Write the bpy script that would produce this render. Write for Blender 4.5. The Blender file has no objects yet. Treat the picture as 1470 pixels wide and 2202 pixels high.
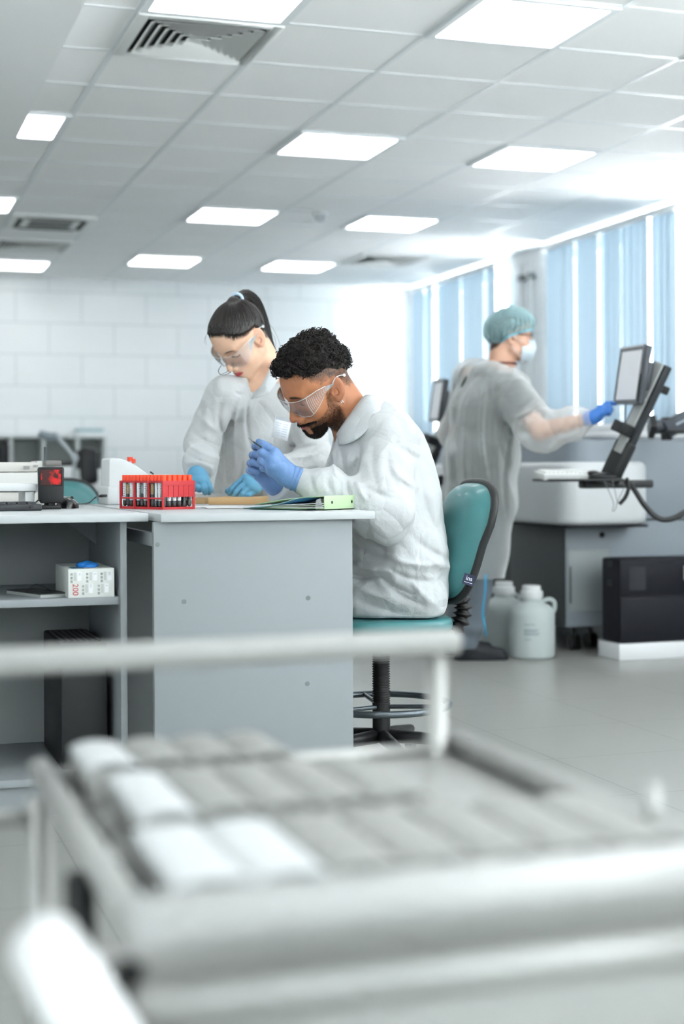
import bpy, bmesh, math, random
import numpy as np
from mathutils import Vector, Matrix, Euler
SC = bpy.context.scene
COL = SC.collection
R = math.radians
random.seed(7)
# ---- camera calibration: room axes X (right, along back wall), Y (deep), Z up
FPX, TH, HZ, ROLL, CAMH = 3215.45, .31815, 1007.7, .00538, .9
CT, ST = math.cos(TH), math.sin(TH)
CEIL = 2.694

def _ray(px, py):
    xs = px - ROLL*(py-1101); ys = py + ROLL*(px-735)
    return (xs-735)/FPX, (HZ-ys)/FPX
def at(px, py, d):
    """world point seen at photo pixel (px,py) at distance d along the view axis"""
    u, v = _ray(px, py)
    return Vector((d*(u*CT+ST), d*(CT-u*ST), CAMH+v*d))
def atz(px, py, z):
    u, v = _ray(px, py)
    return at(px, py, (z-CAMH)/v)
def atY(px, py, Y):
    u, v = _ray(px, py)
    return at(px, py, Y/(CT-u*ST))
def atX(px, py, X):
    u, v = _ray(px, py)
    return at(px, py, X/(u*CT+ST))

# ---- materials
def lin(c):
    return tuple((x/12.92 if x <= .04045 else ((x+.055)/1.055)**2.4) for x in c)
def rgb(h):
    h = h.lstrip('#'); return lin(tuple(int(h[i:i+2], 16)/255 for i in (0, 2, 4)))
MATS = {}
def nd(m, t, **kw):
    n = m.node_tree.nodes.new(t)
    for k, v in kw.items():
        if k in n.inputs: n.inputs[k].default_value = v
        else: setattr(n, k, v)
    return n
def mat(name, col='#808080', rough=.5, metal=0, bump=0, bscale=60, var=0, trans=0, ior=1.45, alpha=1, emit=None, estr=0, spec=.5, coat=0, sheen=0, sss=0, stretch=None, attr=None, detail=4):
    if name in MATS: return MATS[name]
    m = bpy.data.materials.new(name); m.use_nodes = True
    nt = m.node_tree; b = nt.nodes['Principled BSDF']
    c = rgb(col) if isinstance(col, str) else tuple(col)
    b.inputs['Base Color'].default_value = (*c, 1)
    b.inputs['Roughness'].default_value = rough
    b.inputs['Metallic'].default_value = metal
    b.inputs['IOR'].default_value = ior
    b.inputs['Alpha'].default_value = alpha
    b.inputs['Transmission Weight'].default_value = trans
    b.inputs['Specular IOR Level'].default_value = spec
    b.inputs['Coat Weight'].default_value = coat
    b.inputs['Sheen Weight'].default_value = sheen
    if sss:
        b.inputs['Subsurface Weight'].default_value = sss
        b.inputs['Subsurface Radius'].default_value = (.012, .005, .003)
        b.inputs['Subsurface Scale'].default_value = .5
    if emit:
        b.inputs['Emission Color'].default_value = (*rgb(emit), 1)
        b.inputs['Emission Strength'].default_value = estr
    L = nt.links.new
    if attr:
        a = nd(m, 'ShaderNodeVertexColor', layer_name=attr)
        L(a.outputs['Color'], b.inputs['Base Color'])
    if var or bump:
        tc = nd(m, 'ShaderNodeTexCoord'); mp = nd(m, 'ShaderNodeMapping')
        if stretch: mp.inputs['Scale'].default_value = stretch
        L(tc.outputs['Object'], mp.inputs['Vector'])
        n = nd(m, 'ShaderNodeTexNoise', Scale=bscale, Detail=detail)
        L(mp.outputs['Vector'], n.inputs['Vector'])
        if bump:
            bp = nd(m, 'ShaderNodeBump', Strength=bump, Distance=.004)
            L(n.outputs['Fac'], bp.inputs['Height']); L(bp.outputs['Normal'], b.inputs['Normal'])
        if var and not attr:
            mx = nd(m, 'ShaderNodeMix', data_type='RGBA')
            mx.inputs[6].default_value = (*[x*(1-var) for x in c], 1)
            mx.inputs[7].default_value = (*[min(1, x*(1+var)) for x in c], 1)
            L(n.outputs['Fac'], mx.inputs[0]); L(mx.outputs[2], b.inputs['Base Color'])
    MATS[name] = m
    return m

# ---- scene tree
WM = {}
def tag(o, label=None, cat=None, group=None, kind=None):
    if label: o['label'] = label
    if cat: o['category'] = cat
    if group: o['group'] = group
    if kind: o['kind'] = kind
    return o
def thing(name, label, cat, loc=(0, 0, 0), rz=0, group=None, rot=None):
    o = bpy.data.objects.new(name, None); COL.objects.link(o)
    o.empty_display_size = .05
    o.location = loc; o.rotation_euler = rot if rot else (0, 0, rz)
    WM[o.name] = Matrix.LocRotScale(Vector(loc), Euler(o.rotation_euler), None)
    return tag(o, label, cat, group)
def relocate(o, loc, rz=0):
    o.location = loc; o.rotation_euler = (0, 0, rz)
def copy_tree(o, parent=None):
    c = o.copy(); COL.objects.link(c); c.parent = parent
    for ch in list(o.children): copy_tree(ch, c)
    return c

def link_mesh(name, me, material, parent=None, world=True, smooth=False, origin=None):
    """me holds world coordinates when world=True"""
    o = bpy.data.objects.new(name, me); COL.objects.link(o)
    if material is not None:
        for mm in (material if isinstance(material, (list, tuple)) else [material]): me.materials.append(mm)
    if parent is not None:
        o.parent = parent
        if world:
            me.transform(WM[parent.name].inverted())
        WM[o.name] = WM[parent.name].copy()
    elif world:
        if origin is None:
            co = np.empty(len(me.vertices)*3); me.vertices.foreach_get('co', co); co = co.reshape(-1, 3)
            lo, hi = co.min(0), co.max(0); origin = ((lo[0]+hi[0])/2, (lo[1]+hi[1])/2, lo[2])
        me.transform(Matrix.Translation(-Vector(origin))); o.location = origin
        WM[o.name] = Matrix.Translation(Vector(origin))
    else:
        WM[o.name] = Matrix.Identity(4)
    if smooth:
        me.polygons.foreach_set('use_smooth', [True]*len(me.polygons))
    me.update()
    return o

class MB:
    """collects shapes, then links them as ONE mesh object"""
    def __init__(s): s.v = []; s.f = []; s.mi = []; s.m = 0
    def add(s, vs, fs, M=None):
        k = len(s.v)
        if M is not None: vs = [M @ Vector(v) for v in vs]
        s.v += [tuple(v) for v in vs]
        s.f += [tuple(i+k for i in f) for f in fs]; s.mi += [s.m]*len(fs)
        return s
    def box(s, c, d, M=None, rz=0, rot=None):
        x, y, z = (q/2 for q in d)
        vs = [Vector((a*x, b*y, e*z)) for a in (-1, 1) for b in (-1, 1) for e in (-1, 1)]
        if rot: 
            q = Euler(rot).to_matrix(); vs = [q @ v for v in vs]
        elif rz: 
            q = Matrix.Rotation(rz, 3, 'Z'); vs = [q @ v for v in vs]
        vs = [v+Vector(c) for v in vs]
        return s.add(vs, [(0, 1, 3, 2), (4, 6, 7, 5), (0, 4, 5, 1), (2, 3, 7, 6), (0, 2, 6, 4), (1, 5, 7, 3)], M)
    def span(s, a, b, M=None):
        return s.box([(p+q)/2 for p, q in zip(a, b)], [abs(q-p) for p, q in zip(a, b)], M)
    def rbox(s, c, d, r=.01, seg=3, M=None, rz=0, rot=None):
        bm = bmesh.new(); bmesh.ops.create_cube(bm, size=1)
        for v in bm.verts: v.co = Vector((v.co.x*d[0], v.co.y*d[1], v.co.z*d[2]))
        bmesh.ops.bevel(bm, geom=bm.edges[:], offset=min(r, min(d)*.49), segments=seg, affect='EDGES', profile=.5)
        q = Euler(rot).to_matrix() if rot else Matrix.Rotation(rz, 3, 'Z')
        vs = [q @ v.co+Vector(c) for v in bm.verts]; bm.verts.index_update()
        fs = [[v.index for v in f.verts] for f in bm.faces]; bm.free()
        return s.add(vs, fs, M)
    def prism(s, outline, z0, z1, M=None, bevel=0):
        n = len(outline)
        vs = [(x, y, z0) for x, y in outline]+[(x, y, z1) for x, y in outline]
        fs = [tuple(range(n-1, -1, -1)), tuple(range(n, 2*n))]+[(i, (i+1) % n, n+(i+1) % n, n+i) for i in range(n)]
        if bevel:
            bm = bmesh.new(); bv = [bm.verts.new(v) for v in vs]
            for f in fs: bm.faces.new([bv[i] for i in f])
            bmesh.ops.recalc_face_normals(bm, faces=bm.faces[:])
            ed = [e for e in bm.edges if e.calc_face_angle(0) > .5]
            bmesh.ops.bevel(bm, geom=ed, offset=bevel, segments=3, affect='EDGES', profile=.5)
            bm.verts.index_update(); vs = [v.co.copy() for v in bm.verts]; fs = [[v.index for v in f.verts] for f in bm.faces]; bm.free()
        return s.add(vs, fs, M)
    def tube(s, pts, r, n=10, cap=True, closed=False, M=None):
        pts = [Vector(p) for p in pts]; N = len(pts)
        rr = [float(q) for q in r] if isinstance(r, (list, tuple)) else [float(r)]*N
        vs = []; prev = None
        for i, p in enumerate(pts):
            if closed: t = pts[(i+1) % N]-pts[i-1]
            else: t = pts[min(i+1, N-1)]-pts[max(i-1, 0)]
            if t.length < 1e-9: t = Vector((0, 0, 1))
            t.normalize()
            if prev is None:
                a = Vector((0, 0, 1)) if abs(t.z) < .9 else Vector((1, 0, 0)); nrm = (a-a.dot(t)*t).normalized()
            else:
                nrm = prev-prev.dot(t)*t
                nrm = nrm.normalized() if nrm.length > 1e-6 else Vector((1, 0, 0))
            prev = nrm; bn = t.cross(nrm)
            vs += [p+rr[i]*(math.cos(2*math.pi*k/n)*nrm+math.sin(2*math.pi*k/n)*bn) for k in range(n)]
        fs = []
        for i in range(N if closed else N-1):
            j = (i+1) % N
            fs += [(i*n+k, i*n+(k+1) % n, j*n+(k+1) % n, j*n+k) for k in range(n)]
        if cap and not closed: fs += [tuple(range(n-1, -1, -1)), tuple((N-1)*n+k for k in range(n))]
        return s.add(vs, fs, M)
    def cyl(s, a, b, r, n=20, r2=None):
        return s.tube([a, b], [r, r if r2 is None else r2], n)
    def lathe(s, prof, c=(0, 0, 0), n=24, M=None):
        N = len(prof)
        vs = [(c[0]+r*math.cos(2*math.pi*k/n), c[1]+r*math.sin(2*math.pi*k/n), c[2]+z) for r, z in prof for k in range(n)]
        fs = [(i*n+k, i*n+(k+1) % n, (i+1)*n+(k+1) % n, (i+1)*n+k) for i in range(N-1) for k in range(n)]
        fs += [tuple(range(n-1, -1, -1)), tuple((N-1)*n+k for k in range(n))]
        return s.add(vs, fs, M)
    def grid(s, P):
        """P[i][j] points -> surface"""
        a, b = len(P), len(P[0])
        return s.add([p for row in P for p in row], [(i*b+j, i*b+j+1, (i+1)*b+j+1, (i+1)*b+j) for i in range(a-1) for j in range(b-1)])
    def ell(s, c, r, nu=20, nv=12, M=None):
        P = [(c[0]+r[0]*math.sin(math.pi*j/nv)*math.cos(2*math.pi*i/nu), c[1]+r[1]*math.sin(math.pi*j/nv)*math.sin(2*math.pi*i/nu), c[2]+r[2]*math.cos(math.pi*j/nv)) for j in range(nv+1) for i in range(nu)]
        return s.add(P, [(j*nu+i, (j+1)*nu+i, (j+1)*nu+(i+1) % nu, j*nu+(i+1) % nu) for j in range(nv) for i in range(nu)], M)
    def build(s, name, material, parent=None, world=True, smooth=None, bevel=0, label=None, solid=0, subsurf=0):
        me = bpy.data.meshes.new(name)
        me.from_pydata(s.v, [], s.f)
        if any(s.mi): me.polygons.foreach_set('material_index', s.mi)
        bm = bmesh.new(); bm.from_mesh(me)
        bmesh.ops.remove_doubles(bm, verts=bm.verts[:], dist=1e-6)
        bmesh.ops.recalc_face_normals(bm, faces=bm.faces[:])
        if bevel:
            ed = [e for e in bm.edges if len(e.link_faces) == 2 and e.calc_face_angle(0) > .6]
            bmesh.ops.bevel(bm, geom=ed, offset=bevel, segments=2, affect='EDGES', profile=.5, clamp_overlap=True)
        bm.to_mesh(me); bm.free()
        o = link_mesh(name, me, material, parent, world)
        if solid:
            md = o.modifiers.new('thickness', 'SOLIDIFY'); md.thickness = solid; md.offset = 0
        if subsurf:
            md = o.modifiers.new('smooth', 'SUBSURF'); md.levels = subsurf; md.render_levels = subsurf
        if smooth is None or smooth:
            ang = R(38) if smooth is None else math.pi
            me.polygons.foreach_set('use_smooth', [True]*len(me.polygons))
            if smooth is None:
                bm = bmesh.new(); bm.from_mesh(me)
                for e in bm.edges:
                    e.smooth = not (len(e.link_faces) == 2 and e.calc_face_angle(0) > ang)
                bm.to_mesh(me); bm.free()
        if label: o['label'] = label
        return o

def text_mesh(name, s, size, M, material, parent, depth=.0004, align='CENTER', world=True, font_scale_x=1):
    cu = bpy.data.curves.new(name, 'FONT'); cu.body = s; cu.size = size; cu.align_x = align; cu.align_y = 'CENTER'; cu.extrude = depth
    t = bpy.data.objects.new(name, cu); COL.objects.link(t)
    dg = bpy.context.evaluated_depsgraph_get()
    me = bpy.data.meshes.new_from_object(t.evaluated_get(dg)); me.name = name
    bpy.data.objects.remove(t); bpy.data.curves.remove(cu)
    me.materials.clear(); me.transform(M)
    return link_mesh(name, me, material, parent, world)

def frame_matrix(o, x, y):
    """matrix whose local x,y axes are x,y and origin o"""
    x = Vector(x).normalized(); z = x.cross(Vector(y)).normalized(); y = z.cross(x)
    return Matrix(((x.x, y.x, z.x, o[0]), (x.y, y.y, z.y, o[1]), (x.z, y.z, z.z, o[2]), (0, 0, 0, 1)))
def bez(pts, n=12):
    """smooth curve through points (Catmull-Rom)"""
    P = [Vector(p) for p in pts]; P = [2*P[0]-P[1]]+P+[2*P[-1]-P[-2]]; out = []
    for i in range(1, len(P)-2):
        a, b, c, d = P[i-1:i+3]
        for k in range(n):
            t = k/n
            out.append(.5*((2*b)+(c-a)*t+(2*a-5*b+4*c-d)*t*t+(3*b-a-3*c+d)*t**3))
    out.append(P[-2]); return out
ORD = ['first', 'second', 'third', 'fourth', 'fifth', 'sixth', 'seventh', 'eighth', 'ninth', 'tenth', 'eleventh', 'twelfth', 'thirteenth', 'fourteenth', 'fifteenth', 'sixteenth', 'seventeenth', 'eighteenth', 'nineteenth', 'twentieth']
# ================= camera, world, room =================
cam = bpy.data.cameras.new('camera'); co = bpy.data.objects.new('camera', cam); COL.objects.link(co)
cam.sensor_fit = 'VERTICAL'; cam.sensor_height = 36; cam.sensor_width = 24
cam.lens = 36*FPX/2202
cam.shift_y = -(1101-HZ)/2202
co.location = (0, 0, CAMH)
fw = Vector((ST, CT, 0)); rt = Vector((CT, -ST, 0)); up = Vector((0, 0, 1))
cr, sr = math.cos(ROLL), math.sin(ROLL)
rt2 = rt*cr-up*sr; up2 = up*cr+rt*sr
co.matrix_world = Matrix(((rt2.x, up2.x, -fw.x, 0), (rt2.y, up2.y, -fw.y, 0), (rt2.z, up2.z, -fw.z, CAMH), (0, 0, 0, 1)))
cam.dof.use_dof = True; cam.dof.focus_distance = 4.33; cam.dof.aperture_fstop = 1.9; cam.dof.aperture_blades = 9
cam.clip_end = 100; cam.clip_start = .05
SC.camera = co

w = bpy.data.worlds.new('daylight'); SC.world = w; w.use_nodes = True
bg = w.node_tree.nodes['Background']; bg.inputs[0].default_value = (1, .99, .975, 1); bg.inputs[1].default_value = 11.0
_wt = w.node_tree; _tc = _wt.nodes.new('ShaderNodeTexCoord'); _sp = _wt.nodes.new('ShaderNodeSeparateXYZ'); _mr = _wt.nodes.new('ShaderNodeMapRange')
_mr.inputs[1].default_value = -.06; _mr.inputs[2].default_value = .10; _mr.inputs[3].default_value = 23.0; _mr.inputs[4].default_value = 5.0   # lower half brightened to light the ceiling through the windows, dimmer sky above
_wt.links.new(_tc.outputs['Generated'], _sp.inputs[0]); _wt.links.new(_sp.outputs['Z'], _mr.inputs[0]); _wt.links.new(_mr.outputs[0], bg.inputs[1])
SC.view_settings.view_transform = 'Standard'; SC.view_settings.look = 'None'; SC.view_settings.gamma = 1
SC.view_settings.exposure = 1.18
try:
    SC.cycles.max_bounces = 10; SC.cycles.diffuse_bounces = 5; SC.cycles.glossy_bounces = 4; SC.cycles.transmission_bounces = 8; SC.cycles.transparent_max_bounces = 16
    SC.cycles.use_denoising = True; SC.cycles.denoiser = 'OPENIMAGEDENOISE'
    SC.cycles.caustics_reflective = False; SC.cycles.caustics_refractive = False
    SC.cycles.sample_clamp_indirect = 6
except Exception as e: print(e)

# --- structure materials
def tile_mat(name, c1, cm, bw, bh, mortar, rough, offset=.5, plane='XZ', org=(0, 0), bump=.25, var=.0, spec=.5):
    m = bpy.data.materials.new(name); m.use_nodes = True; nt = m.node_tree; b = nt.nodes['Principled BSDF']; L = nt.links.new
    g = nd(m, 'ShaderNodeNewGeometry'); sp = nd(m, 'ShaderNodeSeparateXYZ'); cb = nd(m, 'ShaderNodeCombineXYZ')
    L(g.outputs['Position'], sp.inputs[0])
    for k in (0, 1):
        ad = nd(m, 'ShaderNodeMath', operation='SUBTRACT'); L(sp.outputs['XYZ'.index(plane[k])], ad.inputs[0]); ad.inputs[1].default_value = org[k]
        L(ad.outputs[0], cb.inputs[k])
    br = nd(m, 'ShaderNodeTexBrick', Scale=1.0); br.offset = offset; br.squash = 1
    br.inputs['Color1'].default_value = (*c1, 1); br.inputs['Color2'].default_value = (*[x*(1-var) for x in c1], 1); br.inputs['Mortar'].default_value = (*cm, 1)
    br.inputs['Mortar Size'].default_value = mortar; br.inputs['Mortar Smooth'].default_value = .1
    br.inputs['Brick Width'].default_value = bw; br.inputs['Row Height'].default_value = bh
    L(cb.outputs[0], br.inputs['Vector'])
    nz = nd(m, 'ShaderNodeTexNoise', Scale=2.2, Detail=5); L(g.outputs['Position'], nz.inputs['Vector'])
    hs = nd(m, 'ShaderNodeHueSaturation'); mr = nd(m, 'ShaderNodeMapRange'); mr.inputs[3].default_value = .96; mr.inputs[4].default_value = 1.04
    L(nz.outputs['Fac'], mr.inputs[0]); L(mr.outputs[0], hs.inputs['Value']); L(br.outputs['Color'], hs.inputs['Color'])
    L(hs.outputs[0], b.inputs['Base Color'])
    bp = nd(m, 'ShaderNodeBump', Strength=bump, Distance=.002); bp.invert = True; L(br.outputs['Fac'], bp.inputs['Height']); L(bp.outputs['Normal'], b.inputs['Normal'])
    b.inputs['Roughness'].default_value = rough; b.inputs['Specular IOR Level'].default_value = spec
    return m
M_floor = tile_mat('floor_tile', rgb('#949692'), rgb('#777976'), .525, .525, .0022, .3, 0, 'XY', (2.06, 4.18), .2, .02)
M_wall = tile_mat('wall_tile', rgb('#e4e8e9'), rgb('#cbd2d3'), .61, .293, .006, .22, .5, 'XZ', (1.47, 1.394-.293*4), .2)
M_wallr = tile_mat('side_tile', rgb('#dcdede'), rgb('#c6c9ca'), .3, .6, .004, .25, 0, 'YZ', (0, .2), .2)
M_paint = mat('white_paint', '#e4e8e9', .6)
M_ceil = mat('ceiling_board', '#fbfcfc', .85, bump=.15, bscale=180)
M_bar = mat('ceiling_bar', '#e9eef0', .45)
M_frame = mat('window_frame', '#f4f6f6', .35)
YB, XR, XL, YF = 14.1, 5.36, -3.2, -2.6

MB().box((1.1, 5.75, -.05), (8.9, 17, .1)).build('floor', M_floor)
tag(bpy.data.objects['floor'], kind='structure')
tag(MB().box((1.1, 5.75, 2.75), (8.9, 17, .1)).build('ceiling', M_ceil), kind='structure')
OX, OY = 2.282, 5.2018
b = MB()
for k in range(-9, 6):
    b.box((OX+.6*k, 5.75, 2.6995), (.024, 16.6, .005))
for j in range(-13, 15):
    b.box((1.05, OY+.6*j, 2.6997), (8.5, .022, .0045))
tag(b.build('trim_1', M_bar), kind='structure')
# soffit near the camera, upper left
tag(MB().box((-1.22, 2.25, 2.575), (3.94, 9.7, .25)).build('trim_2', mat('soffit_plaster', '#f6f8f8', .8, bump=.1, bscale=300)), kind='structure')
# walls
tag(MB().span((XL-.1, YB, 0), (3.86, YB+.1, 2.72)).span((3.88, YB, 0), (XR+.1, YB+.1, 2.72)).span((3.85, YB+.012, 0), (3.89, YB+.1, 2.72)).build('wall_back', M_wall), kind='structure')
tag(MB().span((XL-.1, YF-.1, 0), (XL, YB+.1, 2.72)).build('wall_left', M_paint), kind='structure')
WIN_FILL = [(-2.4, -1.3), (1.4, 2.5)]; ZF0, ZF1 = 1.25, 2.45  # openings added behind the camera for frontal fill light
b = MB(); xs = [XL-.1]+[q for w_ in WIN_FILL for q in w_]+[XR+.1]
for a in range(0, len(xs), 2): b.span((xs[a], YF-.1, 0), (xs[a+1], YF, 2.72))
for a, c in WIN_FILL: b.span((a, YF-.1, 0), (c, YF, ZF0)); b.span((a, YF-.1, ZF1), (c, YF, 2.72))
tag(b.build('wall_front', M_paint), kind='structure')
WIN = [(8.66, 10.9), (11.72, 13.82), (1.8, 3.3), (-1.6, .6)]; ZS, ZT = 1.12, 2.62  # last two are unseen windows, added to bring in more daylight
b = MB()
ys = [YF-.1]+[q for w_ in sorted(WIN) for q in w_]+[YB+.1]
for a in range(0, len(ys), 2): b.span((XR, ys[a], 0), (XR+.22, ys[a+1], 2.72))
for (a, c) in WIN: b.span((XR, a, 0), (XR+.22, c, ZS)); b.span((XR, a, ZT), (XR+.22, c, 2.72))
tag(b.build('wall_right', M_wallr), kind='structure')
M_pane = bpy.data.materials.new('pane_glass'); M_pane.use_nodes = True
_n = M_pane.node_tree; _n.nodes.clear()
_o = _n.nodes.new('ShaderNodeOutputMaterial'); _mx = _n.nodes.new('ShaderNodeMixShader'); _t = _n.nodes.new('ShaderNodeBsdfTransparent'); _g = _n.nodes.new('ShaderNodeBsdfGlossy'); _g.inputs['Roughness'].default_value = .02
_t.inputs[0].default_value = (.95, .98, 1, 1); _mx.inputs[0].default_value = .035
_n.links.new(_t.outputs[0], _mx.inputs[1]); _n.links.new(_g.outputs[0], _mx.inputs[2]); _n.links.new(_mx.outputs[0], _o.inputs[0])
for i, (a, c) in enumerate(WIN):
    wn = bpy.data.objects.new('window_%d' % (i+1), None); COL.objects.link(wn); wn.location = (XR+.12, (a+c)/2, ZS); WM[wn.name] = Matrix.Translation(wn.location); wn['kind'] = 'structure'
    f = MB(); x0, x1 = XR+.09, XR+.15
    f.span((x0, a, ZS), (x1, a+.06, ZT)).span((x0, c-.06, ZS), (x1, c, ZT)).span((x0, a+.06, ZS), (x1, c-.06, ZS+.06)).span((x0, a+.06, ZT-.06), (x1, c-.06, ZT))
    mid = (a+c)/2; f.span((x0, mid-.04, ZS+.06), (x1, mid+.04, ZT-.06))
    f.build('window_frame', M_frame, wn, bevel=.004)
    for u, v in ((a+.06, mid-.04), (mid+.04, c-.06)):
        MB().span((XR+.117, u, ZS+.06), (XR+.123, v, ZT-.06)).build('pane', M_pane, wn)
    MB().span((XR-.05, a-.03, ZS-.03), (XR+.09, c+.03, ZS)).build('window_sill', M_frame, wn, bevel=.005)

for i, (a, c) in enumerate(WIN_FILL):  # unseen fill windows, added behind the camera
    wn = bpy.data.objects.new('window_%d' % (len(WIN)+i+1), None); COL.objects.link(wn); wn.location = ((a+c)/2, YF-.05, ZF0); WM[wn.name] = Matrix.Translation(wn.location); wn['kind'] = 'structure'
    MB().span((a, YF-.07, ZF0), (a+.06, YF-.02, ZF1)).span((c-.06, YF-.07, ZF0), (c, YF-.02, ZF1)).span((a+.06, YF-.07, ZF0), (c-.06, YF-.02, ZF0+.06)).span((a+.06, YF-.07, ZF1-.06), (c-.06, YF-.02, ZF1)).build('window_frame', M_frame, wn, bevel=.004)
    MB().span((a+.06, YF-.048, ZF0+.06), (c-.06, YF-.042, ZF1-.06)).build('pane', M_pane, wn)

# pipes on the pier between the windows
for k, (py, lab) in enumerate(((11.19, 'left one of two thin grey pipes running up the tiled pier'), (11.37, 'right one of two thin grey pipes running up the tiled pier'))):
    t = thing('wall_pipe', lab, 'pipe', (XR-.03, py, 0), group='pipes on the pier')
    MB().cyl((XR-.03, py, .0), (XR-.03, py, 2.6), .011, 12).build('pipe', mat('pipe_grey', '#b9bcbb', .45), t)
    MB().box((XR-.03, py, 2.48), (.055, .06, .05)).build('pipe_clamp', mat('clamp_dark', '#6a6d6e', .5), t, bevel=.004)

# vertical blinds
M_slat = bpy.data.materials.new('blind_fabric'); M_slat.use_nodes = True
_n = M_slat.node_tree; _b = _n.nodes['Principled BSDF']; _b.inputs['Base Color'].default_value = (*rgb('#a0b4c2'), 1); _b.inputs['Roughness'].default_value = .8
_tl = _n.nodes.new('ShaderNodeBsdfTranslucent'); _tl.inputs[0].default_value = (*rgb('#b4c9d6'), 1)
_mx = _n.nodes.new('ShaderNodeMixShader'); _mx.inputs[0].default_value = .035
_n.links.new(_b.outputs[0], _mx.inputs[1]); _n.links.new(_tl.outputs[0], _mx.inputs[2]); _n.links.new(_mx.outputs[0], _n.nodes['Material Output'].inputs[0])
rb = random.Random(3)
for (y0, y1, lab, gaps) in ((8.84, 10.77, 'pale blue vertical blind at the right-hand window behind the tilted monitor', (3, 4, 8, 12, 17, 19)), (11.78, 13.75, 'pale blue vertical blind at the far left window near the back wall', (2, 8, 15, 16, 19))):
    t = thing('vertical_blind', lab, 'blind', (5.27, (y0+y1)/2, 1.17), group='vertical blinds')
    MB().span((5.245, y0-.05, 2.62), (5.30, y1+.05, 2.668)).build('headrail', M_frame, t, bevel=.004)
    n = 23; pitch = (y1-y0)/n
    for i in range(n):
        yc = y0+pitch*(i+.5); a = R(rb.uniform(-14, -3)); wd = .104
        if i in gaps: a = R(rb.uniform(10, 20)); wd = .090
        dy, dx = math.cos(a)*wd/2, math.sin(a)*wd/2
        P = []
        for q in range(5):
            s_ = -1+q*.5; bow = .006*(1-s_*s_)
            P.append([(5.272+dx*s_-bow, yc+dy*s_, z) for z in (1.18, 2.625)])
        MB().grid(P).build('slat', M_slat, t, smooth=True)
        
# ---- ceiling lights: recessed panels that light the room
M_diff = mat('light_diffuser', '#ffffff', .5, emit='#fbfdff', estr=3.6)
LIGHTS = {(0, 0): 'square ceiling light panel at the top edge right of centre', (-2, 0): 'square ceiling light panel cut off at the top above the square air vent',
  (-3, 4): 'small-looking square light panel half hidden by the soffit, upper left', (0, 4): 'square ceiling light panel in the upper middle of the ceiling', (2, 4): 'square ceiling light panel in the upper right, left of the blind',
  (-3, 8): 'square light panel cut off at the left edge above the long slotted vent', (0, 8): 'square ceiling light panel between the long vent and the smoke detector', (2, 8): 'square ceiling light panel right of the smoke detector',
  (-2, 13): 'far square light panel at the left edge under the striped vent', (0, 12): 'far square ceiling light panel above the tiled wall, left of the ponytail', (2, 12): 'far square ceiling light panel left of the small dark vent',
  (2, 0): None, (-2, -4): None, (0, -4): None, (2, -4): None, (-3, 0): None, (-5, 8): None, (-5, 12): None, (-5, 4): None, (4, 0): None, (4, -4): None, (0, -8): None, (2, -8): None, (4, -8): None, (0, -12): None, (2, -12): None}  # last rows, over and behind the camera, are added to light the foreground
for (i, j), lab in LIGHTS.items():
    if i == -5 and j == 4: continue
    if (i, j) in ((-3, 0), ): continue
    xc, yc = OX+.6*i+.3, OY+.6*j+.3
    if xc < .5 and yc < 7.3: continue
    t = thing('ceiling_light', lab or 'unseen ceiling light panel outside the picture, nearer the camera or left', 'light', (xc, yc, 2.68), group='ceiling light panels')
    f = MB()
    for s_ in (-1, 1):
        f.box((xc+s_*.281, yc, 2.6915), (.03, .592, .009)).box((xc, yc+s_*.281, 2.6915), (.532, .03, .009))
    f.build('light_frame', M_bar, t)
    MB().box((xc, yc, 2.6935), (.534, .534, .006)).build('diffuser', M_diff, t)

for k, (xc, yc) in enumerate(((-1.0, 1.2), (-1.0, 3.4), (-1.0, 5.6), (-2.4, 2.3), (-2.4, 4.5))):  # panels added out of view to brighten the soffit by bounce
    t = thing('ceiling_light', 'added light panel under the low soffit, outside the picture', 'light', (xc, yc, 2.43), group='added light panels under the soffit')
    f = MB()
    for s_ in (-1, 1):
        f.box((xc+s_*.281, yc, 2.446), (.03, .592, .008)).box((xc, yc+s_*.281, 2.446), (.532, .03, .008))
    f.build('light_frame', M_bar, t); MB().box((xc, yc, 2.447), (.534, .534, .006)).build('diffuser', M_diff, t)
# ---- ceiling vents
M_vent = mat('vent_metal', '#e3e6e4', .4); M_dark = mat('duct_dark', '#15181a', .9)
def square_vent(i, j, lab, slim=False):
    xc, yc = OX+.6*i+.3, OY+.6*j+.3
    t = thing('ceiling_vent', lab, 'vent', (xc, yc, 2.66), group='ceiling air vents')
    f = MB()
    for s_ in (-1, 1):
        f.box((xc+s_*.275, yc, 2.689), (.045, .595, .016)).box((xc, yc+s_*.275, 2.689), (.505, .045, .016))
    f.build('vent_frame', M_vent, t, bevel=.002)
    MB().box((xc, yc, 2.6985), (.52, .52, .003)).build('duct_opening', M_dark, t)
    for k in range(6):
        h = .235-k*.037; hh = h-.028
        zt, zb = 2.697, 2.676
        l = MB()
        ro = [(-h, -h), (h, -h), (h, h), (-h, h)]; ri = [(-hh, -hh), (hh, -hh), (hh, hh), (-hh, hh)]
        vs = [(xc+x, yc+y, zb) for x, y in ro]+[(xc+x, yc+y, zt) for x, y in ri]+[(xc+x*.985, yc+y*.985, zb+.0025) for x, y in ro]+[(xc+x*.985, yc+y*.985, zt) for x, y in ri]
        fs = []
        for q in range(4):
            r_ = (q+1) % 4
            fs += [(q, r_, 4+r_, 4+q), (8+q, 12+q, 12+r_, 8+r_), (q, 8+q, 8+r_, r_)]
        l.add(vs, fs).build('louvre', M_vent, t, smooth=False)
square_vent(-2, 1, 'big square air vent of nested louvres at top left')
square_vent(-2, 11, 'far striped air vent at the left edge, above the far left light')
square_vent(3, 11, 'small-looking dark air vent far off, left of the window blinds')
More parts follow.
